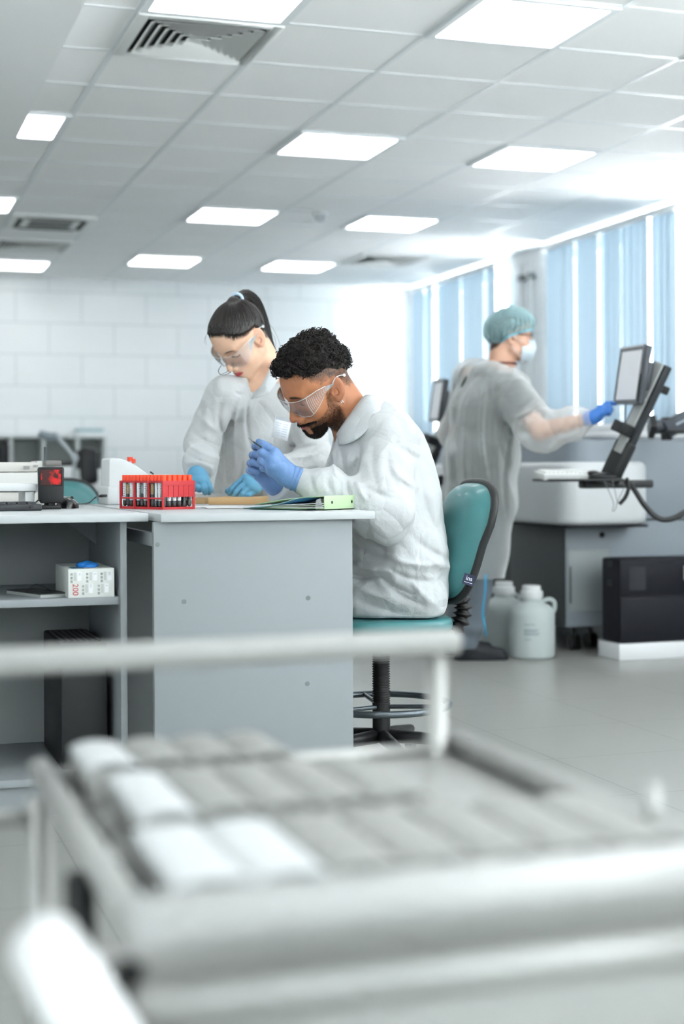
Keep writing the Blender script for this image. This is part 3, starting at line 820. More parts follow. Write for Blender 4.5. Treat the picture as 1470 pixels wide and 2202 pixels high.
# hair
def man_hair(p):
    q = HM.to(p); zl = zline(q, ZL_M); h = q[:, 2]-zl
    front = sstep(.02, .09, q[:, 0])
    t = -.006+(.013+.017*sstep(.075, .13, q[:, 2])-.004*front)*sstep(-.004, .016, h)*(.85+.25*fbm(q, 32, 2))+.005*np.abs(vnoise(q, 75, 4))
    # the fringe juts forward over the forehead
    d = cran(q)-t
    d = smin(d, s_ell(q, (.068, .0, .112), (.022, .046, .017)), .014)+.005*vnoise(q, 90, 6)
    d = smax(d, -h, .006)
    return d*HM.s
c = HM.w((0, 0, .06))
hm, HV = sdf_mesh('hair', man_hair, [c[i]-.17 for i in range(3)], [c[i]+.17 for i in range(3)], .003)
hv, hn = HM.to(HV), mesh_points(hm, HV) @ HM.R
hair_o = link_mesh('hair', hm, M_curl, man, smooth=True)
rng = np.random.default_rng(5); cb = MB()
sel = np.where((hv[:, 2] > zline(hv, ZL_M)+.006) & (cran(hv) > .004))[0]
for i in rng.choice(sel, 1500):
    p, nrm = hv[i], hn[i]; a = np.cross(nrm, rng.normal(0, 1, 3)); a /= np.linalg.norm(a); b = np.cross(nrm, a)
    rad = rng.uniform(.0035, .0075); turn = rng.uniform(3.4, 6.0); rise = rng.uniform(.001, .006); pts = []
    ax = nrm*rng.uniform(.2, 1)+a*rng.uniform(-.8, .8); ax /= np.linalg.norm(ax); e1 = np.cross(ax, b); e1 /= np.linalg.norm(e1); e2 = np.cross(ax, e1)
    for k in range(9):
        th = turn*k/8; pts.append(HM.w(p+nrm*.001+e1*rad*math.cos(th)+e2*rad*math.sin(th)+ax*rise*k/4))
    cb.tube(pts, [.0013]*7+[.0009, .0004], 4, cap=False)
cb.build('curls', M_curl, hair_o, smooth=True)
# beard
bq, bn = q, nr @ HM.R
mk = beard_mask(bq)*hd*(bq[:, 0] > -.01)
sel = np.where(mk > .5)[0]; bb = MB()
hairs(HM, bq[sel], bn[sel], 1500, .0046, .00055, rng, bb, .9, (.1, 0, -1))
sel = np.where((mk > .5) & (bq[:, 0] > .055) & (bq[:, 2] < -.07))[0]
hairs(HM, bq[sel], bn[sel], 3000, .006, .0008, rng, bb, .9, (.0, 0, -1))
sel = np.where((mk > .5) & (bq[:, 0] > .075) & (bq[:, 2] > -.056))[0]
if len(sel): hairs(HM, bq[sel], bn[sel], 900, .0055, .0008, rng, bb, 1.0, (.0, 0, -1))
bb.build('beard', M_beard, man, smooth=False)
er = MB(); cx = HM.w((.0, .086, -.034)); fx = HM.w((.03, .086, -.034))-cx; fx.normalize(); dn = HM.w((0, .086, -.05))-cx; dn.normalize()
er.tube([cx+.0072*(math.cos(t)*dn+math.sin(t)*(HM.w((0, .12, -.034))-HM.w((0, .08, -.034))).normalized()) for t in np.linspace(0, 2*math.pi, 17)[:-1]], .0012, 6, closed=True)
er.build('earring', mat('silver', '#e8e8e8', .15, metal=1), man, smooth=True)
goggles(HM, man)

# gloves
def man_gloves(p):
    d = man_hands(p, .0006)
    for w0, e0, k in ((m_wrL, m_elL, mL), (m_wrR, m_elR, mR)):
        ax = A(e0-w0); ax = ax/np.linalg.norm(ax); a = A(k['wrist'])
        d = smin(d, s_cap(p, a-ax*.015, a+ax*.022, .029, .034), .02)
    return d-.0012*np.abs(vnoise(p, 55, 3))-.0008*vnoise(p, 120, 1)
lo = at(515, 1062, 4.25); 
for k, nm in ((mL, 'left'), (mR, 'right')):
    ax = A((m_elL-m_wrL) if nm == 'left' else (m_elR-m_wrR)); ax = ax/np.linalg.norm(ax); w0 = A(k['wrist'])
    e0 = ax
    def gl(p, k=k, ax=ax, w0=w0):
        d = hand_parts(p, **k, off=.0008, r=.0092)
        d = smin(d, s_cap(p, w0-ax*.02, w0+ax*.03, .0285, .036), .018)
        s_ = (p-w0) @ ax
        d = d-.0022*np.maximum(0, np.sin(s_*520+2*vnoise(p, 60, 2)))*sstep(-.012, .008, s_)-.0012*crumple(p, 40, 3)
        return smax(d, s_-.022, .002)
    cc = sum((A(v) for v in k['mcp']), A((0, 0, 0)))/4
    gm, GV = sdf_mesh('glove', gl, cc-.135, cc+.135, .0019)
    link_mesh('glove', gm, M_glove_dark, man, smooth=True)

# coat
MAN_CREASES = [(757, 1237, 815, 1240, 5, .016), (812, 1234, 888, 1280, 5, .013), (825, 1252, 905, 1300, 6, .012), (838, 1225, 925, 1252, 7, .010), (757, 1165, 840, 1205, 9, .010), (784, 1148, 838, 1189, 7, .010),
  (880, 1150, 958, 1200, 10, .008), (905, 1040, 955, 1170, 9, .008), (840, 1200, 940, 1215, 10, -.012), (760, 1215, 850, 1228, 8, -.010), (770, 1290, 880, 1318, 12, .009), (765, 1260, 850, 1290, 12, -.010), (880, 1240, 945, 1310, 10, -.010),
  (772, 955, 820, 905, 6, .007), (752, 1020, 775, 965, 6, .008), (850, 955, 908, 990, 9, .007), (790, 1000, 850, 930, 10, -.007), (845, 1010, 900, 1050, 8, -.008), (800, 960, 815, 1060, 9, .006), (832, 970, 858, 1060, 8, .006), (862, 1000, 880, 1040, 7, -.006),
  (745, 1035, 752, 1068, 5, .012), (765, 1030, 785, 1075, 6, -.010), (790, 1050, 860, 1075, 8, .008), (700, 1030, 716, 1062, 6, .007), (668, 1028, 678, 1060, 5, .006), (715, 965, 722, 1020, 5, -.006), (735, 960, 742, 1020, 6, .006), (925, 1200, 962, 1220, 9, -.010), (930, 1260, 955, 1225, 8, .009)]
def man_coat(p):
    U = lambda x, y, d: at(x, y, d)
    lv = [(806, 930, .088), (814, 1000, .132), (836, 1100, .142), (856, 1190, .138), (874, 1262, .118)]
    d = None
    for s_ in (-.085, .085):
        e = s_chain(p, [U(x, y, DM+s_*(.8 if i == 0 else 1)) for i, (x, y, r) in enumerate(lv)], [r for _, _, r in lv], .06)
        d = e if d is None else smin(d, e, .13)
    d = smin(d, s_cap(p, at(835, 1180, DM), at(770, 1185, DM), .12, .10), .08)
    d = smin(d, s_cap(p, m_shL, m_shR, .078), .06)
    for a, b, c, pu in ((m_shL, m_elL, m_wrL, 1), (m_shR, m_elR, m_wrR, 1)):
        ax = (b-c).normalized()
        arm = s_chain(p, [a+Vector((0, 0, -.01)), b, c+ax*.09, c+ax*.012], [.088, .088, .066, .045], .03)
        sw = (p-A(c)) @ A(ax)
        d = smin(d, arm, .014)
    lap = smin(s_cap(p, at(890, 1284, 4.27), at(620, 1286, 4.30), .098, .092), s_cap(p, at(885, 1284, 4.52), at(615, 1282, 4.55), .098, .09), .1)
    d = smin(d, lap, .035)
    # folds
    f1 = fbm(p*A((1.0, 1.0, .75)), 5.5, 21, 2, .45)
    cr_ = crumple(p*A((1.1, 1.0, .7)), 6.5, 31)
    z = p[:, 2]
    d = d-.010*f1-.009*(.36-cr_)*sstep(1.12, .85, z)-.005*(.36-cr_)-.006*(.36-crumple(p*A((1.6, 1.6, .55)), 10, 77))
    t = (p-A(m_elL)) @ A((m_wrL-m_elL).normalized()); r_ = np.exp(-((np.linalg.norm(p-A((m_elL+m_wrL)/2), axis=1))/.12)**2)
    d = d-.0055*np.abs(np.sin(t*50+4*vnoise(p, 8, 2)))*r_
    d = creases(d, p, [(a, b, c, e, w_*.8, h*1.35) for a, b, c, e, w_, h in MAN_CREASES])
    # neck opening
    d = smax(d, -s_cap(p, HM.w((-.03, 0, -.02)), at(757, 925, 4.33), .068, .064), .008)
    d = smax(d, -s_cap(p, at(738, 925, 4.33), at(720, 938, 4.33), .045, .022), .01)
    # cut by the table top, the seat and the wrists
    tb = np.max(np.stack([p[:, 0]-1.352, 3.78-p[:, 1], p[:, 2]-.789, .745-p[:, 2]], 1), 1)
    d = smax(d, -tb, .006)
    d = smax(d, .460-z, .01)
    for c, e in ((m_wrL, m_elL), (m_wrR, m_elR)):
        ax = A((e-c).normalized()); s_ = (p-A(c)) @ ax
        m_ = near(p, c, .085)
        d = np.where(m_, smax(d, -s_+.004, .004), d)
    return d
cm, CV = sdf_mesh('coat', man_coat, (.55, 3.8, .42), (1.95, 5.1, 1.2), .0058)
link_mesh('coat', cm, M_coat, man, smooth=True)
# collar: a folded strip standing round the neck
top = [at(722, 934, 4.29), at(735, 914, 4.255), at(757, 884, 4.245), at(781, 853, 4.28), at(792, 850, 4.37), at(785, 858, 4.43), at(762, 885, 4.455), at(738, 915, 4.42), at(724, 934, 4.37)]
low = [at(727, 956, 4.235), at(745, 954, 4.185), at(775, 938, 4.155), at(815, 893, 4.185), at(830, 872, 4.33), at(810, 880, 4.48), at(775, 925, 4.53), at(745, 945, 4.47), at(728, 955, 4.42)]
inn = [at(724, 946, 4.30), at(738, 930, 4.27), at(760, 905, 4.262), at(786, 880, 4.30), at(797, 876, 4.37), at(787, 884, 4.43), at(764, 905, 4.452), at(742, 930, 4.42), at(727, 946, 4.37)]
def ringrow(a): return bez(a, 5)
ti, lo_, ii_ = ringrow(top), ringrow(low), ringrow(inn)
rows = [ii_, ti]+[[a+(b-a)*t+Vector((0, 0, .012))*math.sin(math.pi*t) for a, b in zip(ti, lo_)] for t in (.2, .45, .7, .9, 1)]
strip(rows, 'collar', M_coat, man, .0025)
def man_trousers(p):
    d = s_cap(p, m_hip, m_hip2, .085)
    for a, b in ((m_hip, m_kn), (m_hip2, m_kn2)):
        f = Vector((b.x-.02, b.y, .10)); d = smin(d, s_chain(p, [a, b, f], [.080, .070, .062]), .04)
    d = d-.006*fbm(p, 9, 3, 2)
    return smax(smax(d, .085-p[:, 2], .01), p[:, 2]-.545, .01)
tm, TV = sdf_mesh('trousers', man_trousers, (.4, 3.95, .06), (1.9, 5.1, .6), .008)
link_mesh('trousers', tm, mat('trouser_grey', '#5d666e', .8, bump=.2, bscale=200), man, smooth=True)
for b in (m_kn, m_kn2):
    sh = MB(); sh.ell((b.x-.085, b.y, .045), (.15, .05, .045), 20, 12); sh.rbox((b.x-.085, b.y, .012), (.29, .09, .024), .01)
    sh.build('shoe', mat('shoe_black', '#14171b', .5), man, smooth=True)

at = _at
# ================= standing woman behind the desk =================
HW = Head((1.277, 4.95, 1.342), (203, 49.4, -6), 1.0)
wom = thing('person', 'standing person with a black ponytail, goggles and white coat, bending over the wooden boards', 'person', (1.6, 5.25, 0))
w_neck = at(590, 822, 5.2)
w_shR, w_shL = at(480, 850, 5.08), at(640, 860, 5.26)
w_elR, w_elL = at(435, 955, 5.10), at(676, 985, 5.12)
w_wrR, w_wrL = at(425, 1012, 4.94), at(568, 1031, 5.02)
w_dir = A((w_shL-w_shR).normalized())
wR = dict(wrist=at(424, 1013, 4.95), mcp=[at(441, 1031, 4.93), at(431, 1033, 4.92), at(420, 1034, 4.925), at(411, 1035, 4.94)],
          pips=[at(448, 1047, 4.925), at(438, 1049, 4.915), at(426, 1048, 4.915), at(416, 1047, 4.93)],
          tips=[at(449, 1060, 4.945), at(440, 1060, 4.935), at(430, 1054, 4.95), at(421, 1052, 4.96)],
          dips=[at(450, 1055, 4.93), at(440, 1056, 4.92), at(428, 1053, 4.93), at(419, 1052, 4.94)],
          thumb=[at(436, 1026, 4.98), at(447, 1042, 4.985), at(452, 1055, 4.975)])
wL = dict(wrist=at(563, 1029, 5.02), mcp=[at(526, 1028, 5.01), at(532, 1037, 4.985), at(541, 1046, 4.975), at(551, 1053, 4.98)],
          pips=[at(505, 1044, 5.0), at(516, 1049, 4.975), at(527, 1055, 4.965), at(540, 1061, 4.97)],
          tips=[at(493, 1061, 4.99), at(503, 1066, 4.965), at(517, 1068, 4.955), at(530, 1069, 4.96)],
          dips=[at(497, 1054, 4.99), at(507, 1059, 4.965), at(520, 1063, 4.955), at(534, 1066, 4.96)],
          thumb=[at(530, 1030, 5.05), at(508, 1046, 5.05), at(489, 1056, 5.03)])
def w_hands(p, off): return np.minimum(hand_parts(p, **wR, off=off, r=.0082), hand_parts(p, **wL, off=off, r=.0082))
DW = 5.25
w_chest = at(566, 885, 5.25)
def w_body(p):
    n = len(p)
    d = s_cap(p, HW.w((-.034, 0, -.03)), w_neck, .049, .058)
    d = smin(d, s_cap(p, at(500, 850, 5.13), at(622, 855, 5.23), .045), .05)
    d = smin(d, s_cap(p, w_chest, at(572, 1060, 5.34), .092, .08), .06)
    d = smin(d, s_cap(p, at(556, 825, 5.165), at(544, 860, 5.125), .040, .028), .04)
    d = smin(d, s_cap(p, at(572, 1060, 5.34), at(572, 1150, 5.37), .085, .11), .06)
    for a, b, c in ((w_shR, w_elR, w_wrR), (w_shL, w_elL, w_wrL)): d = smin(d, s_chain(p, [a, b, c], [.042, .036, .022]), .03)
    for x in (540, 605):
        h = at(x, 1170, 5.36+(.03 if x > 570 else -.03)); k_ = Vector((h.x, h.y-.02, .44)); f = Vector((h.x, h.y+.02, .08))
        d = smin(d, s_chain(p, [h, k_, f], [.075, .052, .036]), .03); d = smin(d, s_cap(p, (f.x, f.y, .045), (f.x-.1, f.y-.12, .03), .034, .026), .03)
    m = near(p, HW.o, .24)
    if m.any(): d = smin(d, put(n, m, head_sdf(HW.to(p[m]), True)*HW.s), .016)
    m = near(p, (w_wrR+w_wrL)/2, .32)
    if m.any(): d = smin(d, put(n, m, w_hands(p[m], -.0012)), .01)
    return d
me, V = sdf_mesh('body', w_body, (.8, 4.5, 0.0), (1.9, 5.8, 1.52), .0031)
q = HW.to(V); n = len(V); ay = np.abs(q[:, 1]); hd = np.linalg.norm(q, axis=1) < .2
C = np.tile(A(rgb('#dcb59a')), (n, 1)); C = C*(1+.05*fbm(q, 30, 5)[:, None])
m = sstep(.034, .010, np.linalg.norm(np.stack([q[:, 0]-.075, ay-.042, q[:, 2]+.02], 1), axis=1))*hd; C = mix(C, rgb('#dca08c'), .45*m)
lips = sstep(1.12, .85, np.sqrt((ay/.0235)**2+((q[:, 2]+.0605)/.0105)**2))*(q[:, 0] > .085)*hd; C = mix(C, rgb('#b9474b'), .95*lips)
m = sstep(.0022, .0006, np.abs(q[:, 2]+.0612))*(ay < .023)*(q[:, 0] > .085)*hd; C = mix(C, rgb('#7e2c31'), m)
br = sstep(1, .7, np.sqrt(((ay-.032)/.0215)**2+((q[:, 2]-.037+(ay-.03)**2*6)/.0036)**2))*(q[:, 0] > .055)*hd; C = mix(C, rgb('#2c221e'), .85*br)
ln = sstep(.0028, .0010, np.abs(q[:, 2]-.0035-((ay-.032)/.018)**2*.0035))*sstep(.0185, .0165, np.abs(ay-.033))*(q[:, 0] > .055)*hd; C = mix(C, rgb('#17110f'), .95*ln)
m = sstep(.006, .002, np.abs(q[:, 2]-.019))*sstep(.019, .015, np.abs(ay-.032))*(q[:, 0] > .055)*hd; C = mix(C, rgb('#bd9080'), .5*m)
m = sstep(.0055, .003, np.hypot(ay-.0075, q[:, 2]+.041))*(q[:, 0] > .09)*hd; C = mix(C, rgb('#7c4a3f'), .7*m)
ear = sstep(.07, .077, ay)*sstep(.04, .03, np.abs(q[:, 0]+.008))*hd; C = mix(C, rgb('#d99f85'), .5*ear)
ZL_W = [(0, .094), (24, .090), (42, .070), (58, .052), (72, .044), (85, .040), (97, .036), (110, .004), (125, -.04), (150, -.068), (180, -.075)]
sc_ = sstep(-.004, .012, q[:, 2]-zline(q, ZL_W))*hd*(1-ear); C = mix(C, rgb('#1c1614'), .9*sc_)
set_col(me, C)
link_mesh('body', me, skin_mat('fair_skin'), wom, smooth=True)
# hair drawn back to a high ponytail
T_W = A((-.064, 0, .122))
def w_hair(p):
    q = HW.to(p); h = q[:, 2]-zline(q, ZL_W)
    t = -.004+.0125*sstep(-.003, .02, h)
    u = q-T_W; r = np.linalg.norm(u, axis=1)
    # combed grooves running to the tie
    dirv = np.arctan2(u[:, 1], -u[:, 2]-.3*u[:, 0])
    t = t+.0011*np.sin(dirv*46+3*vnoise(q, 14, 3))*sstep(.01, .05, r)+.0006*np.sin(dirv*117+1)
    d = cran(q)-t
    d = smin(d, s_sph(q, T_W, .015), .022)
    e = s_ell(np.stack([q[:, 0], np.abs(q[:, 1]), q[:, 2]], 1), (-.011, .080, .004), (.026, .016, .042))
    return smax(smax(d, -h, .004), -e, .004)
c = HW.w((-.01, 0, .05))
hm, HV = sdf_mesh('hair', w_hair, [c[i]-.16 for i in range(3)], [c[i]+.16 for i in range(3)], .0026)
hair_o = link_mesh('hair', hm, M_hair, wom, smooth=True)
rng = np.random.default_rng(11); st = MB()
cc = A((-.006, 0, .044)); er_ = A((.096, .074, .088))
for i in range(620):
    ph = rng.uniform(-np.pi, np.pi); z0 = float(zline(np.array([[math.cos(ph), math.sin(ph), 0]]), ZL_W)[0])+rng.uniform(-.002, .014)
    rr = math.sqrt(max(.02, 1-((z0-.044)/.088)**2)); s0 = (A((.1*math.cos(ph)*rr-.003, .078*math.sin(ph)*rr, z0))-cc)
    a = s0/np.linalg.norm(s0); b = (T_W-cc)/np.linalg.norm(T_W-cc); om = math.acos(np.clip(a @ b, -1, 1))
    if om < .25: continue
    pts = []; lift = rng.uniform(.006, .0105)
    for k in range(13):
        t_ = k/12; v = (math.sin((1-t_)*om)*a+math.sin(t_*om)*b)/math.sin(om)
        x = cc+v*.1
        for _ in range(3): x = x-v*(cran(x[None].astype(np.float32))[0]-lift*min(1, .05+t_*4))
        pts.append(HW.w(x))
    st.tube(pts, [.0003]+[.0009]*11+[.0006], 4, cap=False)
st.build('hair_strands', mat('hair_shine', '#221c19', .28, spec=.7), hair_o, smooth=True)
tail = [HW.w(T_W+A((.004, 0, -.004)))]+[at(517, 639, 5.13), at(531, 637, 5.16), at(545, 650, 5.19), at(556, 672, 5.21), at(566, 702, 5.225), at(574, 735, 5.225), at(583, 757, 5.215), at(590, 770, 5.20)]
tc = bez(tail, 6); NT = len(tc); tr = np.interp(np.linspace(0, 1, NT), [0, .12, .35, .7, .92, 1], [.013, .019, .025, .021, .016, .007])
tm = MB(); tm.tube(tc, list(tr*.8), 14)
for i in range(260):
    ang = rng.uniform(0, 2*math.pi); rad = rng.uniform(.72, 1.04); pts = []
    e1 = Vector((0, 0, 1)); ph2 = rng.uniform(-.5, .5)
    for k in range(0, NT, 3):
        t_ = (tc[min(k+1, NT-1)]-tc[max(k-1, 0)]).normalized(); n1 = (Vector((.3, -.9, .1))-Vector((.3, -.9, .1)).dot(t_)*t_).normalized(); n2 = t_.cross(n1)
        aa = ang+ph2*k/NT
        pts.append(tc[k]+(n1*math.cos(aa)+n2*math.sin(aa))*float(tr[k])*rad)
    tm.tube(pts, [.0012]*(len(pts)-1)+[.0004], 4, cap=False)
tm.build('ponytail', M_hair, hair_o, smooth=True)
tie = MB(); ax = (tc[3]-tc[0]).normalized(); n1 = (Vector((.3, -.9, .1))-Vector((.3, -.9, .1)).dot(ax)*ax).normalized(); n2 = ax.cross(n1)
tie.tube([tc[3]+(n1*math.cos(t)+n2*math.sin(t))*.0195 for t in np.linspace(0, 2*math.pi, 25)[:-1]], .0058, 8, closed=True)
tie.build('hair_tie', mat('tie_blue', '#b9cfe2', .6), hair_o, smooth=True)
for pts in ([(576, 705), (588, 722), (592, 735), (592, 746)], [(570, 690), (586, 706), (597, 728), (604, 750)], [(444, 722), (440, 728), (438, 738)], [(447, 715), (441, 725), (443, 742)]):
    MB().tube(bez([at(x, y, 5.14) for x, y in pts], 5), .0004, 4).build('loose_hair', M_hair, hair_o, smooth=True)
fl = MB(); fl.tube(bez([at(475, 786, 5.02), at(469, 797, 5.0), at(473, 805, 4.99), at(484, 806, 4.985), at(496, 800, 4.99)], 6), .0011, 5).build('loose_hair', M_hair, hair_o, smooth=True)
fl = MB(); fl.tube(bez([at(492, 795, 5.0), at(485, 801, 4.99), at(477, 804, 4.99)], 5), .0009, 5)
fl.build('loose_hair', M_hair, hair_o, smooth=True)
goggles(HW, wom, dz=-.006)
for k, e0, w0 in ((wR, w_elR, w_wrR), (wL, w_elL, w_wrL)):
    ax = A((e0-w0).normalized()); wr = A(k['wrist'])
    def gl(p, k=k, ax=ax, wr=wr):
        d = hand_parts(p, **k, off=.0008, r=.0082)
        d = smin(d, s_cap(p, wr-ax*.015, wr+ax*.03, .026, .031), .016)
        s_ = (p-wr) @ ax
        d = d-.0010*crumple(p, 42, 3)
        return smax(d, s_-.03, .002)
    cc_ = sum((A(v) for v in k['mcp']), A((0, 0, 0)))/4
    gm, GV = sdf_mesh('glove', gl, cc_-.13, cc_+.13, .002)
    link_mesh('glove', gm, M_glove_light, wom, smooth=True)
W_CREASES = [(532, 860, 545, 980, 4, .008), (545, 980, 548, 1060, 4, .006), (515, 860, 505, 1000, 7, -.007), (500, 880, 488, 1040, 8, .007), (560, 960, 568, 1060, 8, -.007), (590, 900, 600, 1040, 8, .007), (470, 900, 482, 945, 6, .012),
  (415, 930, 470, 960, 5, .008), (405, 955, 470, 985, 5, -.008), (400, 975, 462, 1000, 5, .008), (425, 890, 470, 930, 7, -.008), (445, 850, 430, 930, 8, .006), (400, 995, 450, 1008, 5, -.007), (480, 855, 470, 905, 7, .007),
  (625, 960, 700, 950, 6, .010), (625, 985, 690, 970, 6, -.009), (600, 1000, 650, 1020, 6, .008), (520, 1000, 522, 1060, 6, .006), (500, 840, 520, 850, 4, .006), (630, 880, 640, 950, 8, .010)]
def w_coat(p):
    lv = [(568, 868, .098), (571, 950, .112), (572, 1040, .128), (573, 1130, .15), (574, 1240, .165)]
    d = None
    for s_ in (-1, 1):
        e = s_chain(p, [at(x+s_*26, y, DW+s_*.035+.03*i) for i, (x, y, r) in enumerate(lv)], [r for _, _, r in lv], .06)
        d = e if d is None else smin(d, e, .1)
    d = smin(d, s_cap(p, at(492, 850, 5.1), at(628, 856, 5.24), .066), .06)
    for a, b, c in ((w_shR, w_elR, w_wrR), (w_shL, w_elL, w_wrL)):
        ax = (b-c).normalized()
        d = smin(d, s_chain(p, [a, b, c+ax*.06, c+ax*.0], [.066, .060, .053, .042], .03), .025)
    d = smin(d, s_cap(p, at(614, 795, 5.2), at(634, 845, 5.23), .056, .066), .05)
    d = smin(d, s_cap(p, at(538, 836, 5.17), at(500, 848, 5.12), .036, .052), .05)
    z = p[:, 2]
    d = d-.007*fbm(p*A((1, 1, .45)), 6, 51, 2)-.009*(.36-crumple(p*A((1.3, 1.3, .5)), 8, 61))
    d = creases(d, p, [(a, b, c, e, w_*.8, h*1.35) for a, b, c, e, w_, h in W_CREASES])
    # open collar
    d = smax(d, -s_cap(p, HW.w((-.02, 0, -.04)), at(582, 808, 5.17), .054, .046), .006)
    for dd in (4.96, 5.0, 5.04, 5.08, 5.12, 5.16, 5.19): d = smax(d, -s_cap(p, at(553, 796, dd), at(540, 852, dd), .044, .013), .003)
    tb = np.max(np.stack([p[:, 0]-1.36, p[:, 1]-5.07, z-.789, .70-z], 1), 1)
    d = smax(d, -tb, .006)
    d = smax(d, .42-z, .01)
    for c, e in ((w_wrR, w_elR), (w_wrL, w_elL)):
        ax = A((e-c).normalized()); s_ = (p-A(c)) @ ax; m_ = near(p, c, .09); d = np.where(m_, smax(d, -s_-.006, .004), d)
    return d
cm, CV = sdf_mesh('coat', w_coat, (.75, 4.5, .38), (2.0, 5.85, 1.25), .0056)
link_mesh('coat', cm, M_coat, wom, smooth=True)
# collar wings
R1 = [[at(594, 762, 5.17), at(583, 785, 5.09), at(568, 815, 5.03), at(552, 848, 5.0), at(539, 858, 5.0)], [at(612, 772, 5.17), at(605, 800, 5.08), at(592, 825, 5.02), at(575, 846, 4.985), at(551, 856, 4.985)]]
strip([[a+(b-a)*t+Vector((0, 0, .006*math.sin(math.pi*t))) for a, b in zip(bez(R1[0], 4), bez(R1[1], 4))] for t in (0, .3, .6, 1)], 'collar', M_coat, wom, .002)
# clear chest pocket with a printed card
def card(px0, py0, px1, py1, px2, py2, d0, d1):
    a, b, c_ = at(px0, py0, d0), at(px1, py1, d1), at(px2, py2, d0-.01); return a, b, c_
a, b, c_ = at(592, 893, 4.995), at(626, 902, 5.02), at(584, 940, 4.985)
Mc = frame_matrix(a, b-a, c_-a); W_, H_ = (b-a).length, (c_-a).length
bd = MB().add([Mc @ Vector(v) for v in ((0, 0, 0), (W_, 0, 0), (W_, H_, 0), (0, H_, 0))], [(0, 1, 2, 3)]).build('name_badge', mat('badge_card', '#e9eff5', .5), wom, solid=.001)
ln = MB(); sgn = 1 if (Mc.to_3x3() @ Vector((0, 0, 1))).dot(Vector((ST, CT, 0))) < 0 else -1
ln.box((W_*.5, H_*.08, sgn*.0012), (W_*.96, H_*.16, .0006), Mc)
ln.build('badge_header', mat('badge_grey', '#a9b0b6', .6), bd)
ln = MB()
for r_ in range(6):
    for x0, x1 in ((.12, .45), (.52, .88)):
        ln.box((W_*(x0+x1)/2, H_*(.3+.11*r_), sgn*.0012), (W_*(x1-x0)*(.8 if r_ % 2 else 1), .0015, .0006), Mc)
ln.build('badge_print', mat('badge_ink', '#a9b9cc', .6), bd)
# trousers and shoes below the coat
def w_tr(p):
    d = None
    for x in (540, 605):
        h = at(x, 1170, 5.36+(.03 if x > 570 else -.03)); k_ = Vector((h.x, h.y-.02, .44)); f = Vector((h.x, h.y+.02, .10))
        e = s_chain(p, [h, k_, f], [.088, .066, .058]); d = e if d is None else smin(d, e, .03)
    d = d-.005*fbm(p, 10, 3, 2); return smax(smax(d, .08-p[:, 2], .01), p[:, 2]-.6, .01)
tm, TV = sdf_mesh('trousers', w_tr, (1.1, 5.0, .06), (1.9, 5.7, .66), .009)
link_mesh('trousers', tm, mat('trouser_grey', '#5d666e', .8, bump=.2, bscale=200), wom, smooth=True)
for x in (540, 605):
    h = at(x, 1170, 5.36+(.03 if x > 570 else -.03))
    MB().ell((h.x-.05, h.y-.05, .04), (.115, .05, .04), 20, 12, None).rbox((h.x-.05, h.y-.05, .012), (.23, .085, .022), .01).build('shoe', mat('shoe_white', '#e4e6e8', .5), wom, smooth=True)
# ================= standing technician at the touch screen =================
HT = Head((2.917, 6.359, 1.503), (-12.5, 3.3, 6), .972)
tec = thing('person', 'standing person in a sheer gown, blue cap and face mask, touching the tilted monitor', 'person', (2.85, 6.5, 0))
DT = 6.97
t_neck = at(1078, 785, 6.97)
t_shR, t_shL = at(1096, 838, 6.84), at(1010, 812, 7.10)
t_elR, t_wrR = at(1160, 926, 6.64), at(1270, 899, 6.52)
t_elL, t_wrL = at(985, 930, 7.2), at(1040, 1010, 7.16)
tH = dict(wrist=at(1271, 899, 6.52), mcp=[at(1290, 877, 6.51), at(1294, 880, 6.495), at(1296, 884, 6.485), at(1297, 888, 6.48)],
          pips=[at(1304, 868, 6.51), at(1309, 875, 6.495), at(1309, 881, 6.485), at(1308, 886, 6.48)],
          tips=[at(1322, 869, 6.515), at(1311, 886, 6.51), at(1308, 890, 6.505), at(1305, 892, 6.50)],
          dips=[at(1313, 867, 6.512), at(1313, 881, 6.50), at(1311, 886, 6.495), at(1309, 890, 6.49)],
          thumb=[at(1285, 886, 6.545), at(1297, 880, 6.555), at(1306, 876, 6.55)])
tL = dict(wrist=t_wrL, mcp=[t_wrL+Vector((.02+.0*i, -.05+.02*i, -.07)) for i in range(4)], pips=[t_wrL+Vector((.035, -.05+.02*i, -.105)) for i in range(4)], tips=[t_wrL+Vector((.02, -.05+.02*i, -.14)) for i in range(4)],
          thumb=[t_wrL+Vector((.035, -.045, -.04)), t_wrL+Vector((.05, -.06, -.075)), t_wrL+Vector((.045, -.06, -.10))])
t_legs = [(at(1035, 1120, 6.93), at(1022, 1265, 6.98), Vector((2.742, 6.48, .08))), (at(1018, 1120, 7.08), at(1015, 1265, 7.16), Vector((2.77, 6.70, .08)))]
